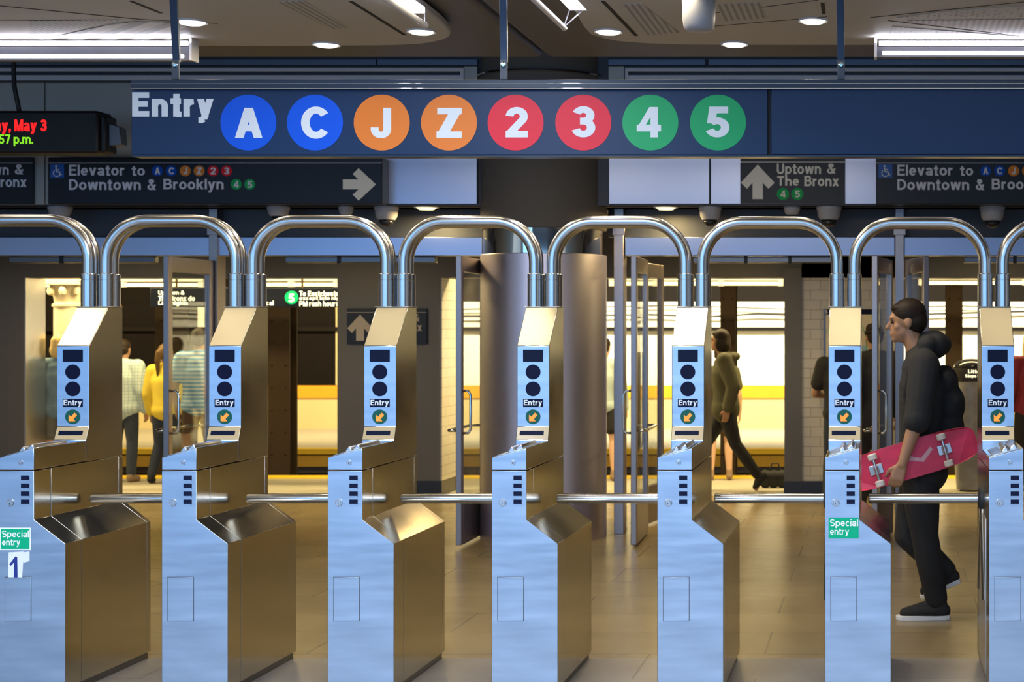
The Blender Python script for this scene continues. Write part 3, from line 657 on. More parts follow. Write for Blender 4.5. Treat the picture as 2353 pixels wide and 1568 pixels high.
for px, top in ((398, 387), (1154, 1151), (1932, 1929)):
    bm = BM(); zt_ = 3.47; zb_ = PZ(181, YSG); zm = PZ(140, YSG)
    prism(bm, [(PX(px-8, YSG), zm), (PX(px+8, YSG), zm), (PX(top+9, YSG), zt_), (PX(top-9, YSG), zt_)], 'y', YSG+.03, YSG+.05)
    hg = obj('hanger', bm, HANG, sg, bevel=.002)
    obj('hanger_clip', box(BM(), PX(px-8, YSG), PX(px+9, YSG), YSG+.018, YSG+.03, zb_, PZ(136, YSG)), mat('clip_grey', (.12, .13, .15), .5), hg, bevel=.002)
    obj('bolt', lathe(BM(), [(0, .012), (.008, .011), (.0145, .004), (.0145, 0)], (0, 0, 0), 20), BOLT, hg, smooth='auto')
    b_ = bpy.data.objects[[o.name for o in bpy.data.objects if o.name.startswith('bolt')][-1]]
    b_.data.transform(Matrix.Translation(Vector((PX(px+1, YSG), YSG+.018, PZ(148, YSG)))-ORG[sg.name]) @ Matrix.Rotation(PI/2, 4, 'X') @ Matrix.Translation(ORG[sg.name]))
text_px('lettering', 'Entry', 304, 491, 212, 283, YSG, WHITE, sg, bold=.05)
BUL = [('A', 571, BLUEB, 32, 64, 248, 317), ('C', 724, BLUEB, 33, 64, 245, 319), ('J', 877.5, ORNG, 24, 46, 248, 318), ('Z', 1032, ORNG, 29, 58, 248, 317),
       ('2', 1185, REDB, 22, 51, 246, 316), ('3', 1340.5, REDB, 26, 54, 244, 316), ('4', 1494.5, GRNB, 31, 57, 246, 316), ('5', 1650, GRNB, 28, 54, 245, 316)]
LX0 = {'A': 540, 'C': 692, 'J': 852, 'Z': 1003, '2': 1162, '3': 1314, '4': 1463, '5': 1622}
LX1 = {'A': 603, 'C': 754, 'J': 899, 'Z': 1061, '2': 1213, '3': 1368, '4': 1519, '5': 1676}
for ch, px, m, _, _, ya, yb in BUL:
    d = obj('route_bullet', disc(BM(), PX(px, YSG), PZ(282, YSG), 64.3*YSG/FPX, YSG-.002, YSG, 72), m, sg)
    text_px('numeral' if ch.isdigit() else 'letter', ch, LX0[ch], LX1[ch], ya, yb, YSG-.002, WHITE, d, bold=.042, th=.001)

# ------------------------------------------------------------------ fascia signs
def small_bullets(parent, items, Y, r=12.5):
    for ch, px, py, m in items:
        d = obj('route_bullet', disc(BM(), PX(px, Y), PZ(py, Y), r*Y/FPX, Y-.004, Y, 32), m, parent)
        wd = {'J': 4.5}.get(ch, 6)
        text_px('numeral' if ch.isdigit() else 'letter', ch, px-wd, px+wd, py-8, py+8, Y-.004, PALE, d, bold=.03, th=.002)
def elevator_sign(dx, arrow, label, x1):
    Y = 12.78
    t = thing('elevator_sign', label, 'sign', (PX(490+dx, Y), YW, PZ(469, Y)), 'elevator signs on the fascia')
    obj('panel', box(BM(), PX(110+dx, Y), PX(x1, Y), Y, YW, PZ(469, Y), PZ(362, Y)), SIGNB, t, bevel=.006)
    obj('rule', box(BM(), PX(110+dx, Y), PX(x1, Y), Y-.003, Y, PZ(375, Y), PZ(373.5, Y)), PALE, t)
    wheelchair(t, PX(131.5+dx, Y), PZ(393, Y), 32*Y/FPX, Y)
    for s, a, b, c_, d_ in (('Elevator', 159, 286, 379, 404), ('to', 303, 333, 382, 404), ('Downtown', 159, 324, 412, 437), ('&', 339, 359, 412, 437), ('Brooklyn', 376, 514, 411, 442)):
        text_px('lettering', s, a+dx, b+dx, c_, d_, Y, PALE, t, bold=.016, th=.003)
    small_bullets(t, [('A', 362+dx, 393, BLUES), ('C', 394+dx, 393, BLUES), ('J', 426+dx, 393, ORNS), ('Z', 458+dx, 393, ORNS), ('2', 490+dx, 393, REDS), ('3', 521+dx, 393, REDS), ('4', 543+dx, 424, GRNS), ('5', 574+dx, 424, GRNS)], Y)
    if arrow:
        bm = BM(); prism(bm, arrow_poly(PX(826, Y), PZ(424, Y), 76*Y/FPX, -PI/2), 'y', Y-.003, Y); obj('arrow', bm, CREAM, t)
elevator_sign(0, True, 'black elevator sign with white arrow pointing right, left of the column', 878)
elevator_sign(1903, False, 'blue-lit elevator sign cut by the right edge of the photo', 2790)
def uptown_sign(name, X0, Y, s, label, bullets, txt, parent_loc, grp):
    """s = metres per pixel of the reference sign, 240 px wide and 108 px high; X0,Z0 = top left corner"""
    x, z = X0
    t = thing(name, label, 'sign', parent_loc, grp)
    def R(px): return x+(px-1701)*s
    def Q(py): return z-(py-360)*s
    obj('panel', box(BM(), R(1701), R(1941), Y, Y+.03, Q(467), Q(360)), SIGNB, t, bevel=.002)
    obj('rule', box(BM(), R(1701), R(1941), Y-.002, Y, Q(373), Q(371.5)), txt, t)
    bm = BM(); prism(bm, arrow_poly(R(1741), Q(418), 79*s, 0), 'y', Y-.003, Y); obj('arrow', bm, txt, t)
    for w_, a, b, c_, d_ in (('Uptown', 1785, 1886, 376, 406), ('&', 1900, 1920, 376, 399), ('The', 1786, 1836, 405, 427), ('Bronx', 1848, 1927, 404, 428)):
        text_fit('lettering', w_, R(a), R(b), Q(d_), Q(c_), Y, txt, t, bold=.02, th=.003)
    if bullets:
        for ch, px in (('4', 1799), ('5', 1832)):
            d = obj('route_bullet', disc(BM(), R(px), Q(446), 14*s, Y-.003, Y, 32), GRNS, t)
            text_fit('numeral', ch, R(px-6), R(px+6), Q(454), Q(438), Y-.003, txt, d, bold=.03, th=.002)
s_ = YW/FPX
uptown_sign('direction_sign', (PX(1701, YW-.03), PZ(360, YW-.03)), YW-.03, s_, 'black Uptown and The Bronx sign with up arrow and green 4 and 5 circles', True, CREAM, (PX(1820, YW), YW-.03, PZ(467, YW)), 'Uptown signs')
uptown_sign('direction_sign', (PX(75-240, YW-.03), PZ(362, YW-.03)), YW-.03, s_, 'black Uptown sign under the red and green message display, cut by the photo edge', True, PALE, (PX(0, YW), YW-.03, PZ(467, YW)), 'Uptown signs')
s3 = (980-797)/240*YP/FPX
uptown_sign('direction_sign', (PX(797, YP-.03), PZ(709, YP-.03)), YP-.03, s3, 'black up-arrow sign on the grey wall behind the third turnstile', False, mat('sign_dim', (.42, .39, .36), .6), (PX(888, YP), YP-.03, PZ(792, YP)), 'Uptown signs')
# ------------------------------------------------------------------ LED message display
Y = 11.7
t = thing('message_display', 'black hanging message display with red and green lit letters', 'display', (PX(60, Y), Y, PZ(352, Y)))
obj('case', box(BM(), PX(-300, Y), PX(226, Y), Y, Y+.22, PZ(352, Y), PZ(254, Y)), LEDBOX, t, bevel=.02)
obj('end_cap', box(BM(), PX(226, Y), PX(240, Y), Y+.02, Y+.2, PZ(350, Y), PZ(264, Y)), LEDBOX, t, bevel=.015)
bm = BM(); prism(bm, [(PX(240, Y), PZ(280, Y)), (PX(266, Y), PZ(290, Y)), (PX(270, Y), PZ(330, Y)), (PX(240, Y), PZ(334, Y))], 'y', Y+.06, Y+.16); obj('bracket', bm, DARKST, t, bevel=.004)
obj('pole', tube(BM(), [(PX(9, Y), Y+.12, 4.05), (PX(12, Y), Y+.12, PZ(190, Y)), (PX(19, Y), Y+.12, PZ(225, Y)), (PX(25, Y), Y+.12, PZ(256, Y))], .016, 12), RUBBER, t, smooth='auto')
text_px('lit_lettering', 'day, May 3', -27, 107, 275, 308, Y, LED_R, t, bold=.03)
text_px('lit_lettering', ':57 p.m.', -8, 76, 309, 336, Y, LED_G, t, bold=.015)

# ------------------------------------------------------------------ turnstiles
Y1 = 7.43                                   # plane of the front panels
XT = [-4.072, -3.320, -2.552, -1.793, -1.0265, -0.251, 0.508]
UW, LW, DEP = .161, .306, .87               # upper width, lower width, depth
PROF = [(0, .036), (LW, .036), (LW, .707), (UW, .818), (UW, 1.044), (0, 1.044)]
def face_front(bm, a=1, b=0, yn=-.9):
    bm.normal_update()
    for f in bm.faces: f.material_index = a if f.normal.y < yn else b
    return bm
def turnstile():
    t = thing('turnstile', '', 'turnstile', (0, 0, 0), 'turnstiles in the row')
    bm = face_front(prism(BM(), PROF, 'y', 0, .150)); obj('front_panel', bm, [STEEL, BRUSH], t, bevel=.002)
    bm = prism(BM(), PROF, 'y', .1535, .826); obj('cabinet', bm, STEEL, t, bevel=.0008)
    bm = prism(BM(), PROF, 'y', .829, DEP); obj('back_panel', bm, STEEL, t, bevel=.0012)
    obj('base_plinth', box(BM(), .008, LW-.012, .008, DEP-.008, 0, .036), DARKST, t)
    # sloping fare box
    bm = face_front(prism(BM(), [(0, 1.0475), (UW, 1.0475), (UW, 1.150), (0, 1.106)], 'y', 0, .487)); obj('fare_box', bm, [STEEL, BRUSH], t, bevel=.003)
    sl = (1.150-1.106)/UW
    def ZS(x): return 1.106+sl*x
    # swipe reader: two rounded rails with a slit, and a low pad
    rd = BM()
    for (a, b, h) in ((.060, .094, .024), (.100, .136, .024)):
        lean = .012
        bm_pts = [(a, ZS(a)-.002), (b, ZS(b)-.002), (b-(.004 if a > .08 else 0), ZS(b)+h*.55), (b-.012, ZS(b)+h), (a+.012, ZS(a)+h), (a+(.004 if a < .08 else 0), ZS(a)+h*.55)]
        prism(rd, bm_pts, 'y', .05, .36)
    ro = obj('swipe_reader', rd, STEEL2, t, bevel=.006, segs=3)
    pd = BM(); prism(pd, [(.018, ZS(.018)-.001), (.142, ZS(.142)-.001), (.142, ZS(.142)+.004), (.018, ZS(.018)+.004)], 'y', .02, .40); obj('reader_pad', pd, BRUSH, t, bevel=.002)
    # reader tower
    TY = .52
    TP = [(.489, 1.0475), (.489, 1.153), (TY, 1.219), (TY, 1.618), (TY+.2, 1.813), (DEP, 1.813), (DEP, 1.0475)]
    bm = face_front(prism(BM(), TP, 'x', 0, UW), yn=-.95); obj('reader_tower', bm, [STEEL, BRUSH], t, bevel=.003)
    def q(px): return (px-836)/75*UW         # pixel on the reference panel to local x
    def v(py): return 1.618-(py-795)/185*.399
    obj('display_window', box(BM(), q(850), q(896), TY-.002, TY+.004, v(832), v(804)), SCRN, t)
    for pz in (855, 894): obj('indicator_light', disc(BM(), q(873), v(pz), .0368, TY-.0025, TY+.004, 40), LAMPOFF, t)
    lb = obj('entry_label', box(BM(), q(850), q(896), TY-.0015, TY+.004, v(936), v(917)), NAVY, t)
    text_fit('lettering', 'Entry', q(852), q(894), v(935), v(919), TY-.0015, WHITE, lb, bold=.02, th=.001)
    ar = obj('arrow_light', disc(BM(), q(873), v(958), .0368, TY-.0025, TY+.004, 40), ARROWG, t)
    cx_, cz_, u = q(873), v(958), .001
    a_ = [(-19, -22), (14, -22), (4, -12), (22, 8), (10, 20), (-8, 0), (-19, 10)]
    bm = prism(BM(), [(cx_+x*u, cz_+z*u) for x, z in a_], 'y', TY-.004, TY-.001); obj('arrow', bm, ARROWO, ar, bevel=.0015)
    # card slot on the slanted lip
    bm = box(BM(), q(844), q(899), -.002, .004, -.011, .011); ang = math.atan2(.031, .066)
    bmesh.ops.rotate(bm, verts=bm.verts, matrix=Matrix.Rotation(-ang, 3, 'X')); bmesh.ops.translate(bm, verts=bm.verts, vec=(0, (.489+TY)/2, (1.153+1.219)/2+.001))
    obj('card_slot', bm, SCRN, t)
    # slots, locks and access plate on the front
    for k in range(4):
        z = 1.044-(16.5+18.4*k)/496.5
        s = obj('ticket_slot', box(BM(), .101, .139, -.0015, .01, z-.012, z+.012), NAVY, t)
        obj('slot_lip', box(BM(), .101, .139, -.004, .002, z-.0125, z-.0085), BRUSH, s)
    def lock(x, z, r):
        bm = lathe(BM(), [(0, .006), (r*.55, .006), (r*.62, .004), (r*.7, .006), (r*.92, .006), (r, .003), (r, 0)], seg=28)
        bmesh.ops.rotate(bm, verts=bm.verts, matrix=Matrix.Rotation(PI/2, 3, 'X')); bmesh.ops.translate(bm, verts=bm.verts, vec=(x, 0, z))
        l = obj('lock', bm, STEEL2, t, smooth='auto')
        obj('keyhole', box(BM(), x-.0012, x+.0012, -.0068, -.004, z-r*.5, z+r*.1), CRACK, l)
    lock(.050, .897, .0185); lock(.098, 1.083, .012)
    x0, x1, z0, z1 = .028, .147, .350, .552
    pl = obj('access_plate', box(BM(), x0, x1, -.0025, .004, z0, z1), BRUSH, t, bevel=.001)
    obj('plate_seam', box(BM(), x0-.0022, x1+.0022, -.0006, .003, z0-.0022, z1+.0022), DARKST, pl)
    # tripod on the left side: one bar across the lane, two folded down along the cabinet
    hy, hz = .48, .866
    hb = obj('tripod_hub', tube(BM(), [(.004, hy, hz), (-.012, hy, hz), (-.022, hy, hz)], [.062, .058, .040], 28), RUBBER, t, smooth='auto')
    bar = tube(BM(), [(-.012, hy, hz), (-.552, hy, hz), (-.559, hy, hz), (-.561, hy, hz)], [.0245, .0245, .022, .012], 24); obj('arm', bar, TUBE, hb, smooth='auto')
    for sy in (-1, 1):
        d = Vector((0, sy*.42, -.90)).normalized()
        p = Vector((.006, hy, hz-.02)); e = p+d*.50
        obj('arm', tube(BM(), [p+d*.03, e-d*.004, e], [.022, .022, .012], 20), TUBE, hb, smooth='auto')
    obj('side_channel', box(BM(), -.002, .002, .20, .74, .06, .80), STEEL2, t, bevel=.003)
    return t
TL = ['steel turnstile with a green Special entry sticker above a taped white paper reading 1',
      'plain steel turnstile in front of the man in the checked shirt and woman in yellow',
      'plain steel turnstile in front of the black up-arrow wall sign',
      'plain steel turnstile directly in front of the round steel column',
      'plain steel turnstile in front of the walking woman in the olive jacket',
      'steel turnstile with a green Special entry sticker and no paper, beside the skateboarder',
      'steel turnstile cut off by the right edge of the photo']
first = turnstile(); TS = []
for i, x in enumerate(XT):
    t = first if i == 0 else copy_tree(first)
    t.location = (x, Y1, 0); t['label'] = TL[i]; TS.append(t)
for x, lab in ((XT[0]-.766, 'steel turnstile next left of the one with the taped paper 1'), (XT[6]+.766, 'steel turnstile next right of the one cut off by the right edge')):
    t = copy_tree(first); t.location = (x, Y1, 0); t['label'] = lab
def sticker(t, x0, x1, z0, z1, border):
    s = obj('special_entry_sticker', box(BM(), x0, x1, -.0014, .001, z0, z1), STICK, t)
    s['label'] = 'green sticker reading Special entry'
    w_, h = x1-x0, z1-z0
    if border:
        bm = BM(); b = .006
        box(bm, x0-b, x1+b, -.0010, .001, z0-b, z0); box(bm, x0-b, x1+b, -.0010, .001, z1, z1+b); box(bm, x0-b, x0, -.0010, .001, z0, z1); box(bm, x1, x1+b, -.0010, .001, z0, z1)
        obj('sticker_border', bm, WHITE, s)
    text_fit('lettering', 'Special', x0+w_*.05, x0+w_*.98, z0+h*.50, z0+h*.92, -.0014, WHITE, s, bold=.0, th=.001)
    text_fit('lettering', 'entry', x0+w_*.05, x0+w_*.68, z0+h*.10, z0+h*.48, -.0014, WHITE, s, bold=.0, th=.001)
ORG[TS[0].name] = Vector(); ORG[TS[5].name] = Vector()
kx = lambda px, i: PX(px, Y1)-XT[i]
kz = lambda py: PZ(py, Y1)
sticker(TS[0], .0075, kx(68, 0), kz(1262), kz(1216), True)
sticker(TS[5], kx(1904, 5), kx(1973, 5), kz(1238), kz(1190), False)
bm = BM(); prism(bm, [(kx(18, 0), kz(1346)), (kx(50, 0), kz(1344)), (kx(55, 0), kz(1268)), (kx(20, 0), kz(1270))], 'y', -.0012, .001); p = obj('taped_paper', bm, PAPER, TS[0])
bm = BM()
for pts in ([(25, 1340), (45, 1340), (45, 1334), (41, 1334), (40, 1281), (36, 1279), (22, 1297), (25, 1301), (33, 1293), (32, 1334), (25, 1334)],):
    prism(bm, [(kx(a, 0), kz(b)) for a, b in pts], 'y', -.0024, -.0010)
obj('numeral', bm, INK, p)
bm = BM(); prism(bm, [(kx(52, 0), kz(1270)), (kx(68, 0), kz(1268)), (kx(68, 0), kz(1290)), (kx(54, 0), kz(1294))], 'y', -.0010, .001); obj('tape_scrap', bm, PAPER, p)

# ------------------------------------------------------------------ tubular guard rails bridging the lanes
def arch(xa, xb, label, zt=2.255):
    YA = 8.20
    t = thing('guard_rail', label, 'rail', ((xa+xb)/2, YA, 1.815), 'tubular arches over the lanes')
    R_ = .205
    for k, dy in enumerate((0, .066)):
        y = YA+dy; pts = [(xa, y, 1.8165), (xa, y, zt-R_)]
        for a in range(1, 13): th = PI*a/24; pts.append((xa+R_-R_*math.cos(th), y, zt-R_+R_*math.sin(th)))
        for a in range(0, 13): th = PI*a/24; pts.append((xb-R_+R_*math.sin(th), y, zt-R_+R_*math.cos(th)))
        pts.append((xb, y, 1.8165)); obj('tube', tube(BM(), pts, .030, 20), TUBE, t, smooth='auto')
    for x in (xa, xb):
        for dy in (0, .072):
            bm = BM(); y = YA+dy
            tube(bm, [(x, y, 1.8165), (x, y, 1.951), (x, y, 1.952), (x, y, 1.955), (x, y, 1.956), (x, y, 1.981), (x, y, 1.984)], [.037, .037, .0345, .0345, .037, .037, .034], 24)
            obj('collar', bm, TUBE, t, smooth='auto')
        obj('flange', box(BM(), x-.044, x+.044, YA-.055, YA+.098, 1.8135, 1.8165), STEEL2, t, bevel=.002)
AL = ['tubular steel arch cut off by the left edge of the photo',
      'tubular steel arch over the lane below the blue A circle, second from the left',
      'tubular steel arch over the lane below the orange J circle',
      'tubular steel arch in front of the left half of the round column',
      'tubular steel arch over the lane right of the round column',
      'tubular steel arch over the lane of the walking woman in olive',
      'tubular steel arch over the lane of the skateboarder',
      'tubular steel arch cut off by the right edge of the photo']
PL, PR = .035, .125                                  # left and right pole on a tower
for i in range(8):
    xa = (XT[i-1] if i else XT[0]-.766)+PR; xb = (XT[i] if i < 7 else XT[6]+.766)+PL
    arch(xa, xb, AL[i], 2.258-.0022*i)

# ------------------------------------------------------------------ platform furniture
def iron_column(x0, x1, label):
    Y = 19.5; a, b = PX(x0, Y), PX(x1, Y); w_ = b-a
    t = thing('iron_column', label, 'column', ((a+b)/2, Y, -1.15), 'dark columns along the track')
    obj('flange', box(BM(), a, b, Y, Y+.03, -1.15, 2.95), RUST, t, bevel=.004)
    obj('flange', box(BM(), a, b, Y+.25, Y+.28, -1.15, 2.95), RUST, t, bevel=.004)
    obj('web', box(BM(), (a+b)/2-.02, (a+b)/2+.02, Y+.03, Y+.25, -1.15, 2.95), RUST, t)
    bm = BM()
    for k in range(14):
        z = -.9+k*.27
        for x in (a+w_*.18, b-w_*.18): tube(bm, [(x, Y-.014, z), (x, Y+.002, z)], [.008, .018], 8)
    obj('rivets', bm, RUST, t)
iron_column(356, 432, 'wide dark iron column behind the woman in yellow')
iron_column(615, 665, 'dark iron column left of the hanging sign green 5 circle')
iron_column(1655, 1690, 'dark iron column behind the walking woman in olive')
iron_column(2174, 2212, 'dark iron column behind the skateboarder backpack')
Y = 17.5; X = PX(155, Y); s = Y/FPX
t = thing('classical_column', 'cream painted column with scrolled capital beyond the leftmost turnstile', 'column', (X, Y, 0))
z1, z2 = PZ(700, Y), PZ(652, Y); r = 29*s
obj('shaft', lathe(BM(), [(r*1.1, 0), (r*1.1, .1), (r*1.02, .14), (r, z1-.03), (r*1.12, z1-.02), (r*1.12, z1), (r, z1+.01), (r*.95, z1+.03)], (X, Y, 0), 40), CREAMP, t, smooth='auto')
bm = BM(); lathe(bm, [(r*.95, z1+.03), (r*1.0, z1+.08), (r*1.25, z2-.03), (r*1.3, z2-.02)], (X, Y, 0), 40)
for k in range(8):
    a = 2*PI*k/8+.2; px_, py_ = X+math.cos(a)*r*1.22, Y+math.sin(a)*r*1.22
    lathe(bm, [(0, -.05), (.03, -.04), (.042, 0), (.03, .04), (0, .05)], (px_, py_, z2-.08), 12)
obj('capital', bm, CREAMP, t, smooth='auto')
obj('abacus', box(BM(), X-r*1.45, X+r*1.45, Y-r*1.45, Y+r*1.45, z2-.02, z2+.07), CREAMP, t, bevel=.008)
# platform tube lamps
def strip_lamp(x0, x1, py, Y, label):
    a, b, z = PX(x0, Y), PX(x1, Y), PZ(py, Y)
    t = thing('tube_lamp', label, 'ceiling light', ((a+b)/2, Y, z), 'tube lamps over the platform')
    obj('housing', box(BM(), a, b, Y-.05, Y+.10, z+.035, z+.09), HOUS, t, bevel=.004)
    obj('tube', tube(BM(), [(a+.02, Y, z), (b-.02, Y, z)], .022, 10), TUBEY, t, smooth='auto')
    for k in (.0, .5, 1): 
        xx = a+.03+(b-a-.06)*k; obj('holder', box(BM(), xx-.03, xx+.03, Y-.04, Y+.04, z-.03, z+.04), HOUS, t, bevel=.004)
    for k in (.15, .85):
        xx = a+(b-a)*k; obj('stem', tube(BM(), [(xx, Y+.03, z+.08), (xx, Y+.03, 2.95)], .012, 8), RUST, t)
strip_lamp(95, 470, 655, 18.0, 'lit tube lamp over the platform, beside the classical column')
strip_lamp(560, 780, 654, 18.0, 'lit tube lamp over the platform, above the sign with the green 5')
strip_lamp(1400, 1512, 652, 18.0, 'short lit tube lamp over the platform, just right of the open glass door')
strip_lamp(1514, 1800, 652, 18.0, 'long lit tube lamp over the platform, above the walking woman in olive')
strip_lamp(2110, 2600, 650, 18.0, 'lit tube lamp over the platform, at the right of the photo')
# hanging platform sign
Y = 17.2
t = thing('platform_sign', 'black hanging platform sign with green 5 circle and glowing white words', 'sign', (PX(560, Y), Y, PZ(706, Y)))
obj('panel', box(BM(), PX(345, Y), PX(1000, Y), Y, Y+.12, PZ(706, Y), PZ(662, Y)), SIGNB, t, bevel=.004)
for s, a, b, c_, d_ in (('Uptown &', 364, 424, 668, 680), ('The Bronx do', 364, 448, 680, 692), ('Late nights', 364, 432, 692, 704), ('local', 600, 629, 691, 702),
                        ('To Eastchester', 688, 784, 669, 681), ('except late nights', 688, 800, 681, 692), ('PM rush hours', 688, 778, 692, 704)):
    text_px('backlit_lettering', s, a, b, c_, d_, Y, LITTXT, t, bold=.02, th=.004)
d = obj('route_bullet', disc(BM(), PX(670, Y), PZ(684, Y), 15.5*Y/FPX, Y-.004, Y, 40), GRNLIT, t)
text_px('numeral', '5', 663, 676, 675, 695, Y-.004, LITTXT, d, bold=.03, th=.003)
for px in (400, 690): obj('hanger', tube(BM(), [(PX(px, Y), Y+.06, PZ(663, Y)), (PX(px, Y), Y+.06, 2.95)], .012, 8), RUST, t)
# map poster
Y = YP-.012
t = thing('map_poster', 'framed transit map with black header on the tiled wall', 'poster', (PX(1957, Y), Y, PZ(942, Y)))
m = bpy.data.materials.new('map_print'); m.use_nodes = True; nt = m.node_tree; b = nt.nodes['Principled BSDF']; b.inputs['Roughness'].default_value = .3
tc = nt.nodes.new('ShaderNodeTexCoord'); nz = nt.nodes.new('ShaderNodeTexNoise'); nz.inputs['Scale'].default_value = 2.6; nz.inputs['Detail'].default_value = 3
rp = nt.nodes.new('ShaderNodeValToRGB'); e = rp.color_ramp.elements; e[0].position = .42; e[0].color = (.30, .46, .55, 1); e[1].position = .45; e[1].color = (.66, .56, .34, 1)
e2 = rp.color_ramp.elements.new(.62); e2.color = (.70, .62, .40, 1); e3 = rp.color_ramp.elements.new(.66); e3.color = (.45, .55, .30, 1)
nt.links.new(tc.outputs['Object'], nz.inputs['Vector']); nt.links.new(nz.outputs['Fac'], rp.inputs['Fac']); nt.links.new(rp.outputs['Color'], b.inputs['Base Color'])
obj('map_sheet', box(BM(), PX(1897, Y), PX(2020, Y), Y-.012, Y+.01, PZ(940, Y), PZ(723, Y)), m, t)
hd = obj('header', box(BM(), PX(1893, Y), PX(2024, Y), Y-.015, Y+.01, PZ(723, Y), PZ(711, Y)), NAVY, t)
text_px('lettering', 'S', 1896, 1902, 713, 721, Y-.015, WHITE, hd, bold=.02, th=.002)
bm = BM()
for a, b_ in ((1893, 1897), (2020, 2024)): box(bm, PX(a, Y), PX(b_, Y), Y-.02, Y+.01, PZ(944, Y), PZ(711, Y))
box(bm, PX(1893, Y), PX(2024, Y), Y-.02, Y+.01, PZ(944, Y), PZ(940, Y)); obj('frame', bm, DARKST, t)
bm = BM()
for k, (c_, pts) in enumerate((('r', [(1990, 760), (1992, 840), (2000, 930)]), ('g', [(1982, 750), (2004, 820), (2010, 900)]))):
    tube(bm, [(PX(a, Y), Y-.013, PZ(b_, Y)) for a, b_ in pts], .004, 6)
obj('route_lines', bm, GRNB, t)
# litter bin with domed lid, black band and clear bag
Y = 16.9; X = PX(2232, Y); s = Y/FPX
t = thing('litter_bin', 'tall litter bin with domed black lid and grey bag, behind the last lane', 'bin', (X, Y, 0))
r = 43*s
BAG = mat('grey_bag', (.20, .20, .21), .25, var=.5, vscale=9, bump=.6)
obj('bag', lathe(BM(), [(r*.80, .02), (r*.92, .3), (r*.96, .6), (r*1.0, .9), (r*1.04, PZ(884, Y)), (r*.98, PZ(874, Y))], (X, Y, 0), 40), BAG, t, smooth='auto')
zb_ = PZ(876, Y); zt_ = PZ(846, Y)
bd = obj('lid_band', lathe(BM(), [(r*1.02, zb_), (r*1.03, zb_+.01), (r*1.03, zt_-.01), (r*1.02, zt_)], (X, Y, 0), 40), LEDBOX, t, smooth='auto')
obj('lid_dome', lathe(BM(), [(r*.98, zt_), (r*.9, zt_+.04), (r*.66, zt_+.08), (r*.3, zt_+.095), (0, zt_+.098)], (X, Y, 0), 40), SMOKE, t, smooth=True)
def curved_text(s, a, b_, z0, z1, parent, rr):
    me = text_mesh(s, .02); xs = [v.co.x for v in me.vertices]; ys = [v.co.y for v in me.vertices]; x0, x1, y0, y1 = min(xs), max(xs), min(ys), max(ys)
    for v in me.vertices:
        xx = a+(v.co.x-x0)/(x1-x0)*(b_-a); ang = xx/rr; q = rr+.004*(v.co.z+.5)
        v.co = Vector((X+q*math.sin(ang), Y-q*math.cos(ang), z0+(v.co.y-y0)/(y1-y0)*(z1-z0)))-ORG[parent.name]
    link('lettering', me, LITTXT, parent)  # bin print given the sign letters' emission, though nothing lights it from behind
curved_text('Litter', -.045, .10, PZ(857, Y), PZ(849, Y), bd, r*1.03)
curved_text('Stops here', -.075, .14, PZ(868, Y), PZ(859.5, Y), bd, r*1.03)

# ------------------------------------------------------------------ people
def capsule(bm, p0, p1, r0, r1, seg=14, cap=5):
    p0, p1 = Vector(p0), Vector(p1); d = (p1-p0); L = d.length; d = d.normalized() if L > 1e-6 else Vector((0, 0, 1)); a, b = frame_of(d)
    rows = []
    for k in range(cap+1):
        t_ = PI/2*(1-k/cap); rows.append((p0-d*r0*math.sin(t_), r0*math.cos(t_)))
    for k in range(cap+1):
        t_ = PI/2*k/cap; rows.append((p1+d*r1*math.sin(t_), r1*math.cos(t_)))
    rings = []
    for c_, r_ in rows:
        if r_ < 1e-5: rings.append([bm.verts.new(c_)])
        else: rings.append([bm.verts.new(c_+(a*math.cos(2*PI*k/seg)+b*math.sin(2*PI*k/seg))*r_) for k in range(seg)])
    fs = []
    for A, B in zip(rings, rings[1:]):
        for k in range(seg):
            k2 = (k+1) % seg
            if len(A) == 1: fs.append(bm.faces.new([A[0], B[k], B[k2]]))
            elif len(B) == 1: fs.append(bm.faces.new([A[k], B[0], A[k2]]))
            else: fs.append(bm.faces.new([A[k], B[k], B[k2], A[k2]]))
    bmesh.ops.recalc_face_normals(bm, faces=fs)
def ball(bm, c_, rad, rot=None):
    m_ = Matrix.Translation(Vector(c_)) @ (rot.to_4x4() if rot else Matrix.Identity(4)) @ Matrix.Diagonal((*rad, 1))
    bmesh.ops.create_uvsphere(bm, u_segments=20, v_segments=14, radius=1, matrix=m_)
def chain(bm, pts, rs, **k):
    for (a, b), (r0, r1) in zip(zip(pts, pts[1:]), zip(rs, rs[1:])): capsule(bm, a, b, r0, r1, **k)
def melt(name, bm, m, parent, voxel, smooth=3):
    """fuse overlapping volumes into one continuous skin"""
    me = bpy.data.meshes.new(name); bm.to_mesh(me); bm.free()
    o = bpy.data.objects.new(name, me); COL.objects.link(o)
    r = o.modifiers.new('r', 'REMESH'); r.mode = 'VOXEL'; r.voxel_size = voxel
    s = o.modifiers.new('s', 'SMOOTH'); s.factor = .5; s.iterations = smooth
    me2 = bpy.data.meshes.new_from_object(o.evaluated_get(bpy.context.evaluated_depsgraph_get()))
    bpy.data.objects.remove(o); bpy.data.meshes.remove(me)
    me2.materials.clear()
    return link(name, me2, m, parent, smooth=True)
SKIN = mat('skin', (.42, .22, .12), .5, var=.06, vscale=8); SKINP = mat('skin_pale', (.60, .37, .25), .5, var=.06, vscale=8)
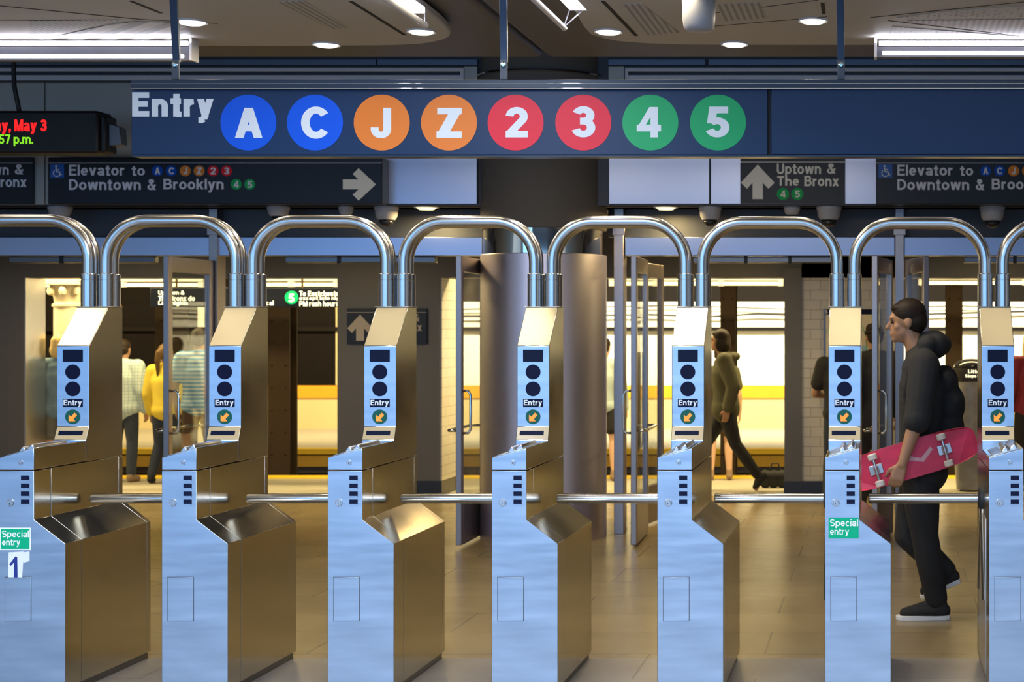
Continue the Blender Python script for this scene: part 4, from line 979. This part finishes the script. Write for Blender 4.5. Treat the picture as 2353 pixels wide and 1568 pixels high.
def hand(bm, wrist, d, palm_n, thumb, h, curl=.35):
    """palm plus four unequal fingers and a thumb; d = along the hand, palm_n = out of the palm, thumb = side of the thumb"""
    d, n, s = Vector(d).normalized(), Vector(palm_n).normalized(), Vector(thumb).normalized(); wrist = Vector(wrist); k = h/1.75
    for j in (-1.5, -.5, .5, 1.5): capsule(bm, wrist+d*.01*k+s*j*.012*k, wrist+d*.085*k+s*j*.019*k, .015*k, .0125*k, 10, 3)
    for j, L in ((1.5, .070), (.5, .080), (-.5, .075), (-1.5, .058)):
        b = wrist+d*.088*k+s*j*.0205*k; c1, c2, c3 = curl, curl*2.1, curl*3.0
        def dr(c_): return d*math.cos(c_)+n*math.sin(c_)
        p1 = b+dr(c1)*L*.46*k; p2 = p1+dr(c2)*L*.32*k; p3 = p2+dr(c3)*L*.24*k
        chain(bm, [b, p1, p2, p3], [.0092*k, .0086*k, .0078*k, .0066*k], seg=10, cap=3)
    t0 = wrist+d*.022*k+s*.026*k; t1 = t0+(s*.75+d*.6+n*.25).normalized()*.036*k; t2 = t1+(d*.85+n*.4+s*.2).normalized()*.030*k; t3 = t2+(d*.85+n*.5).normalized()*.022*k
    chain(bm, [t0, t1, t2, t3], [.0135*k, .0115*k, .010*k, .008*k], seg=10, cap=3)
def build_person(label, loc, heading, J, h, top, trousers, hair, shoes_m, skin=SKIN, sleeve='long', legs='long', voxel=.011, jacket_r=1.0, trouser_r=1.0,
                 hair_style='short', group=None, hand_curl=.35, top_extra=None, hair_extra=None, head_rot=0, sole_m=None, top_name='shirt', hood=None, hem=.035):
    """J: joints in metres in a local frame (x to the person's right, y forward, z up)"""
    t = thing('person', label, 'person', loc, group, org=False); t.rotation_euler = (0, 0, heading)
    V = {k: Vector(v_) for k, v_ in J.items() if isinstance(v_, tuple)}; k = h/1.75
    hc, nk = V['head'], V['neck']; pel = V['pelvis']; ch = V['chest']
    def body_core(bm, g=0.):
        rot = (nk-pel).normalized().to_track_quat('Z', 'Y').to_matrix()
        up_ = (nk-ch).normalized(); tab = [(0, .156, .116), (.2, .150, .112), (.42, .144, .106), (.62, .150, .108), (.82, .160, .112), (1.0, .166, .113)]
        for i in range(13):
            u = i/12; q = next(j for j in range(5) if u <= tab[j+1][0]); a_, b_ = tab[q], tab[q+1]; f_ = (u-a_[0])/(b_[0]-a_[0])
            rx, ry = a_[1]+(b_[1]-a_[1])*f_, a_[2]+(b_[2]-a_[2])*f_
            ball(bm, pel.lerp(ch, u), ((rx+g)*k, (ry+g)*k, .12*k), rot)
        for d_, rx in ((.05, .160), (.10, .140)): ball(bm, ch+up_*d_*k, ((rx+g)*k, (.106-d_*.2+g)*k, .10*k), rot)
        for s in 'LR':
            capsule(bm, nk-Vector((0, 0, .035*k)), V['sh'+s], (.052+g)*k, (.052+g)*k)
    bm = BM(); body_core(bm)
    # head
    hb = BM() if False else bm
    R_ = Matrix.Rotation(head_rot, 3, 'X') @ Matrix.Identity(3)
    def hp(x, y, z): return hc+R_ @ Vector((x*k, y*k, z*k))
    ball(bm, hp(0, -.010, .028), (.074*k, .094*k, .092*k), R_)
    ball(bm, hp(0, .022, -.045), (.056*k, .066*k, .068*k), R_)
    ball(bm, hp(0, .066, -.088), (.026*k, .022*k, .022*k), R_)                    # chin
    capsule(bm, hp(0, .084, .012), hp(0, .106, -.024), .009*k, .0135*k, 10, 4)      # nose
    ball(bm, hp(0, .078, .030), (.046*k, .016*k, .014*k), R_)                      # brow
    ball(bm, hp(0, .085, -.055), (.024*k, .012*k, .007*k), R_); ball(bm, hp(0, .083, -.068), (.021*k, .012*k, .007*k), R_)   # lips
    for s in (-1, 1):
        ball(bm, hp(s*.075, -.012, -.004), (.010*k, .020*k, .031*k), R_)           # ears
        ball(bm, hp(s*.036, .048, -.022), (.022*k, .024*k, .026*k), R_)            # cheeks
    capsule(bm, nk-Vector((0, 0, .03*k)), hp(0, -.015, -.05), .058*k, .055*k)
    for s in 'LR':
        sg = -1 if s == 'L' else 1
        sh, el, wr = V['sh'+s], V['el'+s], V['wr'+s]
        chain(bm, [sh, sh.lerp(el, .45), el], [.056*k, .050*k, .040*k]); chain(bm, [el, el.lerp(wr, .3), wr], [.040*k, .041*k, .026*k])
        d = V.get('hd'+s, (wr-el).normalized()); n = V.get('hn'+s, Vector((-sg, .25, 0))); n = (n-d*n.dot(d)).normalized(); th = V.get('ht'+s, d.cross(n)*(-sg))
        if 'ht'+s not in V and th.y < 0: th = -th
        hand(bm, wr, d, n, th, h, J.get('curl'+s, hand_curl))
        hi, kn, an = V['hi'+s], V['kn'+s], V['an'+s]
        chain(bm, [hi, hi.lerp(kn, .5), kn], [.085*k, .074*k, .054*k]); chain(bm, [kn, kn.lerp(an, .32), an], [.054*k, .054*k, .036*k])
        toe = V['toe'+s]; capsule(bm, an-Vector((0, 0, .03*k)), an.lerp(toe, .8), .035*k, .028*k)
    melt('body', bm, skin, t, voxel, 2)
    # face details: eyes
    bm = BM()
    for s in (-1, 1): ball(bm, hp(s*.031, .0795, .006), (.011*k, .008*k, .008*k), R_)
    obj('eyes', bm, mat('eye_dark', (.02, .015, .012), .2), t, smooth=True)
    # hair
    bm = BM()
    ball(bm, hp(0, -.020, .048), (.083*k, .098*k, .088*k), R_); ball(bm, hp(0, -.048, .005), (.078*k, .074*k, .078*k), R_)
    ball(bm, hp(0, .034, .082), (.058*k, .048*k, .026*k), R_)
    if hair_style == 'bob':
        ball(bm, hp(0, -.055, -.045), (.088*k, .070*k, .10*k), R_)
        for s in (-1, 1): ball(bm, hp(s*.066, -.01, -.035), (.024*k, .050*k, .085*k), R_)
    if hair_style == 'long':
        ball(bm, hp(0, -.062, -.09), (.090*k, .056*k, .17*k), R_)
        for s in (-1, 1): ball(bm, hp(s*.07, -.015, -.07), (.024*k, .046*k, .12*k), R_)
    if hair_style == 'ponytail':
        pts = [hp(0, -.095, .055), hp(-.01, -.135, .02), hp(-.02, -.140, -.08), hp(-.025, -.125, -.20), hp(-.03, -.115, -.30)]
        chain(bm, pts, [.034*k, .036*k, .034*k, .026*k, .010*k])
    if hair_style == 'curly':
        for q in range(46):
            u1, u2 = random.random()*2*PI, random.uniform(-.5, 1)
            ball(bm, hp(.08*math.cos(u1)*math.sqrt(1-u2*u2), -.025+.095*math.sin(u1)*math.sqrt(1-u2*u2)*(1 if math.sin(u1) < 0 else .75), .045+.085*u2), (.020*k,)*3)
    melt('hair', bm, hair, t, voxel*.8, 2)
    # trousers or shorts
    g = .016; bm = BM(); tr = trouser_r
    rot = (nk-pel).normalized().to_track_quat('Z', 'Y').to_matrix()
    ball(bm, pel+Vector((0, 0, .01)), ((.158+g)*k, (.118+g)*k, .13*k), rot)
    for s in 'LR':
        hi, kn, an = V['hi'+s], V['kn'+s], V['an'+s]
        if legs == 'shorts': chain(bm, [hi, hi.lerp(kn, .62)], [.104*k, .098*k])
        else:
            chain(bm, [hi, hi.lerp(kn, .5), kn], [.098*k*tr, .088*k*tr, .068*k*tr]); e_ = kn.lerp(an, .93)
            chain(bm, [kn, kn.lerp(an, .35), e_], [.068*k*tr, .068*k*tr, .056*k*tr])
    melt('trousers' if legs != 'shorts' else 'shorts', bm, trousers, t, voxel, 3)
    # top
    g = .022*jacket_r; bm = BM(); body_core(bm, g)
    if hem: ball(bm, pel+Vector((0, 0, -hem*.4)), ((.168+g)*k, (.125+g)*k, (.10+hem)*k), rot)
    for s in 'LR':
        sh, el, wr = V['sh'+s], V['el'+s], V['wr'+s]
        ew = {'long': 1.9, 'elbow': 1.02, 'short': .62}[sleeve]
        if ew <= 1: chain(bm, [sh, sh.lerp(el, ew)], [(.060+g)*k, (.056+g)*k])
        else:
            chain(bm, [sh, sh.lerp(el, .5), el], [(.062+g)*k, (.056+g)*k, (.048+g)*k])
            if ew > 1.5: chain(bm, [el, el.lerp(wr, ew-1)], [(.048+g)*k, (.034+g)*k])
            else: chain(bm, [el, el.lerp(wr, .06)], [(.050+g)*k, (.050+g)*k])
    capsule(bm, nk-Vector((0, 0, .05*k)), nk+Vector((0, -.006*k, .010*k)), .066*k, .066*k)
    if top_extra: top_extra(bm, V, k)
    melt(top_name, bm, top, t, voxel, 6)
    # shoes
    for s in 'LR':
        an, toe = V['an'+s], V['toe'+s]; heel = V.get('heel'+s, None)
        f = (toe-an); up = Vector((0, 0, 1))
        if heel is None: heel = Vector((an.x, an.y, toe.z))-Vector((f.x, f.y, 0)).normalized()*.055*k
        ax = (toe-heel); L = ax.length; ax.normalize(); sd = ax.cross(up).normalized(); nu = sd.cross(ax)
        def sp(a, b, c_): return heel+ax*a*L+sd*b*k+nu*c_*k
        bm = BM()
        chain(bm, [sp(.14, 0, .050), sp(.50, 0, .046), sp(.82, 0, .036)], [.044*k, .043*k, .034*k]); chain(bm, [sp(.17, 0, .055), an+nu*.03*k], [.045*k, .044*k]); capsule(bm, sp(.35, 0, .085), sp(.75, 0, .048), .030*k, .028*k)
        so = melt('shoe', bm, shoes_m, t, voxel*.8, 2)
        if sole_m:
            bm = BM(); ol = [(0, .012), (.02, .026), (.10, .036), (.30, .036), (.55, .041), (.75, .046), (.90, .040), (.98, .022), (1.0, .008)]
            pts = [(a, b) for a, b in ol]+[(a, -b) for a, b in ol[::-1]]
            A = [bm.verts.new(sp(a, b, 0)) for a, b in pts]; B = [bm.verts.new(sp(a, b, .026)) for a, b in pts]; n_ = len(pts)
            fs = [bm.faces.new(A), bm.faces.new(B)]+[bm.faces.new([A[i], A[(i+1) % n_], B[(i+1) % n_], B[i]]) for i in range(n_)]
            bmesh.ops.recalc_face_normals(bm, faces=fs); obj('sole', bm, sole_m, so, bevel=.004)
    return t
def standing(h, arm_out=.02, stance=.05, lean=0, **over):
    k = h/1.75
    J = dict(head=(0, .01, 1.632), neck=(0, -.01, 1.475), chest=(0, -.005, 1.28), pelvis=(0, 0, .94),
             shL=(-.180, -.01, 1.425), shR=(.180, -.01, 1.425), elL=(-.225-arm_out, -.03, 1.125), elR=(.225+arm_out, -.03, 1.125),
             wrL=(-.235-arm_out, .04, .875), wrR=(.235+arm_out, .04, .875), hiL=(-.085, 0, .90), hiR=(.085, 0, .90),
             knL=(-.09-stance*.5, .02, .50), knR=(.09+stance*.5, .02, .50), anL=(-.09-stance, -.03, .085), anR=(.09+stance, -.03, .085), toeL=(-.105-stance, .16, .0), toeR=(.105+stance, .16, .0))
    J.update(over)
    return {a: (tuple(c_*k for c_ in b) if isinstance(b, tuple) and not a.startswith(('hd', 'hn', 'ht')) else b) for a, b in J.items()}
BLK = mat('black_cloth', (.012, .012, .014), .85, var=.3, vscale=14); BLK2 = mat('charcoal_cloth', (.020, .020, .021), .85, var=.35, vscale=9, bump=.5)
JEAN = mat('dark_denim', (.030, .040, .060), .85, var=.25, vscale=20); OLIVE = mat('olive_cloth', (.080, .075, .040), .85, var=.2, vscale=12)
YEL_C = mat('yellow_knit', (.80, .60, .06), .85, var=.1, vscale=14); DENIMJ = mat('blue_denim', (.12, .19, .26), .85, var=.25, vscale=12)
CHECK = brick_mat('checked_cotton', (.62, .70, .66), (.52, .62, .60), (.36, .48, .50), 1, .035, .035, .004, rough=.85, plane='xz', bump=0, offset=0)
STRIPE = stripe_mat('blue_striped_cotton', (.06, .28, .55), (.50, .62, .66), 7.5, 'Z', .85, .6, .12)
HAIRD = mat('dark_brown_hair', (.022, .014, .009), .55, spec=.2, var=.4, vscale=30, stretch=(1, 1, .2)); HAIRB = mat('brown_hair', (.13, .075, .028), .5, spec=.2, var=.35, vscale=30, stretch=(1, 1, .2)); HAIRY = mat('blond_hair', (.60, .44, .18), .5, spec=.2, var=.3, vscale=30, stretch=(1, 1, .2))
SHOEB = mat('black_canvas', (.012, .012, .013), .8); SOLE = mat('white_rubber', (.72, .72, .72), .6); SHOET = mat('tan_leather', (.25, .16, .09), .6); GREYC = mat('grey_wool', (.12, .12, .115), .85, var=.3, vscale=10); MAROON = mat('maroon_cloth', (.20, .012, .025), .8, var=.2, vscale=12)
BROWNC = mat('brown_cloth', (.085, .045, .025), .85, var=.2, vscale=10); PALEBL = mat('pale_blue_cloth', (.38, .46, .48), .85, var=.2, vscale=10); TANC = mat('taupe_cloth', (.25, .21, .17), .85, var=.2, vscale=10)

# the skateboarder, walking to the left
YS_, PS = 9.5, FPX/9.5
def F(px): return (2110-px)/PS
def H(py): return EYE-(py-VY)/PS
J = dict(head=(0, F(2082), H(741)), neck=(0, F(2112), H(806)), chest=(0, F(2122), H(890)), pelvis=(0, F(2118), H(1078)),
         shL=(-.185, F(2122), H(838)), shR=(.18, F(2118), H(838)), elL=(-.275, F(2106), H(955)), elR=(.235, F(2135), H(955)),
         wrL=(-.300, F(2071), H(1058)), wrR=(.22, F(2112), H(1062)), hdL=(-.02, .30, -.85), hnL=(1, .05, 0), htL=(0, 1, .25), curlL=.55,
         hiL=(-.085, F(2112), H(1088)), hiR=(.085, F(2116), H(1088)), knL=(-.10, F(2124), H(1228)), anL=(-.10, F(2152), H(1380)), toeL=(-.115, F(2058), 0), heelL=(-.10, F(2182), 0),
         knR=(.10, F(2086), H(1236)), anR=(.10, F(2180), H(1322)), toeR=(.115, F(2118), H(1386)), heelR=(.10, F(2211), H(1345)))
def hoodie(bm, V, k):
    nk = V['neck']
    for a, b, r in ((-.10, -.045, .058), (.10, -.045, .058), (0, -.085, .085), (-.055, -.090, .070), (.055, -.090, .070), (0, -.115, .066), (0, -.05, .08)):
        ball(bm, nk+Vector((a*k, b*k, .035)), (r*1.15*k, r*1.0*k, r*.95*k))
    for s in 'L': 
        el, wr = V['el'+s], V['wr'+s]; chain(bm, [el.lerp(V['sh'+s], .2), el.lerp(wr, .05)], [.072, .070])
    ball(bm, V['pelvis']+Vector((0, 0, .03)), (.185, .15, .10))
sk = build_person('young man in black hoodie walking left past the turnstiles carrying a pink skateboard', (PX(2110, YS_), YS_, 0), PI/2, J, 1.86, BLK2, BLK, HAIRD, SHOEB, SKIN, 'elbow', 'long', .0075, 1.15, 1.12, 'short', top_extra=hoodie, sole_m=SOLE, top_name='hoodie', head_rot=-.06)
# his backpack
def at_sk(px, py, out): return Vector((PX(2110, YS_)-F(px), YS_+out, H(py)))
bp = thing('backpack', 'black backpack worn by the young man with the skateboard', 'bag', tuple(at_sk(2178, 980, 0)))
bm = BM(); o_ = ORG[bp.name]
for px, py, r0 in ((2170, 880, .085), (2178, 930, .105), (2176, 985, .105)): ball(bm, at_sk(px, py, 0)-o_, (r0, .145, r0*1.25))
melt('pack', bm, BLK, bp, .012)
for s in (-1, 1):
    obj('strap', tube(BM(), [at_sk(2160, 850, s*.10), at_sk(2125, 822, s*.12), at_sk(2088, 850, s*.12), at_sk(2078, 910, s*.13), at_sk(2110, 985, s*.17), at_sk(2160, 1010, s*.11)], .016, 10), BLK, bp, smooth='auto')
# skateboard under his arm, underside to the photographer
PINK = mat('pink_deck', (.72, .035, .10), .45, var=.35, vscale=5, stretch=(1, 1, 3)); WHEEL = mat('white_wheel', (.72, .66, .60), .5); WOODE = mat('maple_edge', (.42, .26, .13), .6); BLUSH = mat('pale_pink_print', (.74, .40, .42), .5)
ang = math.atan2(H(1012)-H(1083), PX(2205, YS_)-PX(1965, YS_))
Lb = .80; c0 = at_sk(2090, 1048, -.262)
sb = thing('skateboard', 'pink skateboard with white wheels carried under the walking man arm', 'skateboard', tuple(c0)); sb.rotation_euler = (0, -ang, 0); ORG[sb.name] = Vector()
ol = []
hw, hl = .108, Lb/2
for k in range(40):
    th = 2*PI*k/40; cc, ss = math.cos(th), math.sin(th)
    ol.append((hl*math.copysign(abs(cc)**.55, cc), hw*math.copysign(abs(ss)**.42, ss)))
bm = prism(BM(), ol, 'y', 0, .011)
bmesh.ops.subdivide_edges(bm, edges=[e for e in bm.edges if abs(e.verts[0].co.x-e.verts[1].co.x) > .1], cuts=6)
bm.normal_update()
for f in bm.faces: f.material_index = 0 if f.normal.y < -.8 else (2 if f.normal.y > .8 else 1)
for v_ in bm.verts:
    ov = abs(v_.co.x)-.27
    if ov > 0: v_.co.y += ov*ov*1.6+ov*.12
obj('deck', bm, [PINK, WOODE, RUBBER], sb)
bm = BM(); prism(bm, [(-.10, -.03), (-.02, .03), (.06, -.01), (.13, .04), (.14, .02), (.07, -.035), (-.02, .0), (-.10, -.055)], 'y', -.0015, .001); obj('deck_print', bm, BLUSH, sb)
for tx in (-.205, .205):
    bm = BM(); box(bm, tx-.04, tx+.04, -.012, 0, -.028, .028); prism(bm, [(tx-.018, -.012), (tx+.018, -.012), (tx+.01, -.045), (tx-.01, -.045)], 'z', -.02, .02); tube(bm, [(tx, -.048, -.095), (tx, -.048, .095)], .009, 10)
    tk = obj('truck', bm, STEEL2, sb, bevel=.003)
    for sz in (-1, 1): obj('wheel', tube(BM(), [(tx, -.048, sz*.062), (tx, -.048, sz*.066), (tx, -.048, sz*.092), (tx, -.048, sz*.096)], [.022, .027, .027, .022], 24), WHEEL, tk, smooth='auto')

# waiting on the platform
def at(px, Y): return (PX(px, Y), Y, 0)
build_person('blond person in blue denim jacket and dark shorts, seen from behind beside the leftmost turnstile', at(136, 16.95), .1, standing(1.63), 1.63, DENIMJ, GREYC, HAIRY, SHOET, SKINP, 'long', 'shorts', hair_style='bob', top_name='jacket')
build_person('dark-haired man in pale checked shirt and dark jeans, seen from behind', at(284, 17.87), -.05, standing(1.58, stance=.02), 1.58, CHECK, JEAN, HAIRD, SHOET, SKIN, 'long', 'long', jacket_r=1.4, top_name='shirt', hem=.06)
build_person('woman with long ponytail in yellow top and dark jeans, seen from behind', at(381, 17.67), -.25,
             standing(1.53, knL=(-.13, .05, .50), anL=(-.20, -.02, .085), toeL=(-.27, .12, 0)), 1.53, YEL_C, JEAN, HAIRB, SHOEB, SKINP, 'long', 'long', hair_style='ponytail', top_name='sweater')
build_person('person in blue striped shirt and brown shorts behind the glass door leaf', at(458, 17.08), .1, standing(1.70), 1.70, STRIPE, BROWNC, HAIRD, SHOET, SKIN, 'short', 'long', jacket_r=1.3, top_name='shirt')
build_person('person in pale blue top half hidden by the round steel column', at(1388, 18.0), -.2, standing(1.60), 1.60, PALEBL, BLK, HAIRD, SHOET, SKINP, 'long', 'shorts', top_name='shirt')
build_person('person with bare legs and sandals at the platform edge, behind the walking woman', at(1655, 18.1), .1, standing(1.50, stance=.03), 1.50, OLIVE, BROWNC, HAIRD, SHOET, SKINP, 'short', 'shorts', top_name='shirt')
Jw = standing(1.69, head=(0, .07, 1.632), chest=(0, .02, 1.28), neck=(0, .02, 1.475), shL=(-.18, .0, 1.425), shR=(.18, .02, 1.425), elL=(-.23, -.10, 1.14), wrL=(-.22, -.04, .90), elR=(.23, .12, 1.14), wrR=(.22, .25, .95),
              knL=(-.09, -.11, .52), anL=(-.09, -.36, .17), toeL=(-.09, -.33, .005), heelL=(-.09, -.47, .16), knR=(.09, .22, .52), anR=(.09, .30, .10), toeR=(.09, .52, .02))
def open_hood(bm, V, k):
    for a, b in ((-.07, -.08), (.07, -.08), (0, -.12)): ball(bm, V['neck']+Vector((a*k, b*k, -.01)), (.07*k, .06*k, .05*k))
build_person('dark-haired woman in olive jacket and black trousers striding left through the doorway', at(1668, 16.85), PI/2, Jw, 1.69, OLIVE, BLK, HAIRD, SHOEB, SKIN, 'long', 'long', hair_style='bob', top_extra=open_hood, top_name='jacket', jacket_r=1.3, hem=.08)
build_person('man in black tee shirt with folded arms facing the wall map', at(1933, 15.75), 0, standing(1.66, elL=(-.27, .05, 1.12), wrL=(-.10, .20, 1.10), elR=(.27, .05, 1.12), wrR=(.10, .20, 1.14)), 1.66, BLK2, JEAN, HAIRD, SHOEB, SKIN, 'short', 'long', jacket_r=1.3, top_name='tee_shirt', hem=.04)
build_person('dark curly-haired person in black coat behind the open door leaf', at(2008, 15.2), .4, standing(1.74), 1.74, BLK, BLK, HAIRD, SHOEB, SKIN, 'long', 'long', hair_style='curly', top_name='coat', hem=.20)
def scarf(bm, V, k): pass
pr = build_person('blond person in maroon jacket with green scarf at the right edge of the photo', at(2368, 16.6), .3, standing(1.66), 1.66, MAROON, BLK, HAIRY, SHOEB, SKINP, 'long', 'long', hair_style='long', top_name='jacket')
bm = BM(); bmesh.ops.create_circle(bm, segments=1, radius=1) if False else None
tube(bm, [(.085*math.cos(a), -.01+.085*math.sin(a), 1.385+.015*math.sin(a)) for a in [2*PI*q/16 for q in range(17)]], .035, 10)
obj('scarf', bm, mat('green_scarf', (.0, .22, .10), .8), pr, smooth=True)
t = thing('bag', 'small black bag on the platform floor near the tiled wall', 'bag', at(1778, 17.2))
bm = BM(); [ball(bm, (x_, 0, z_), (.075, .07, .07)) for x_ in (-.09, 0, .09) for z_ in (.07, .125)]; melt('pouch', bm, BLK, t, .01)
obj('strap', tube(BM(), [PXP for PXP in [Vector((PX(1778, 17.2)-.05, 17.2, .17)), Vector((PX(1778, 17.2)-.02, 17.2, .26)), Vector((PX(1778, 17.2)+.05, 17.2, .26)), Vector((PX(1778, 17.2)+.07, 17.2, .17))]], .008, 8), BLK, t, smooth='auto')
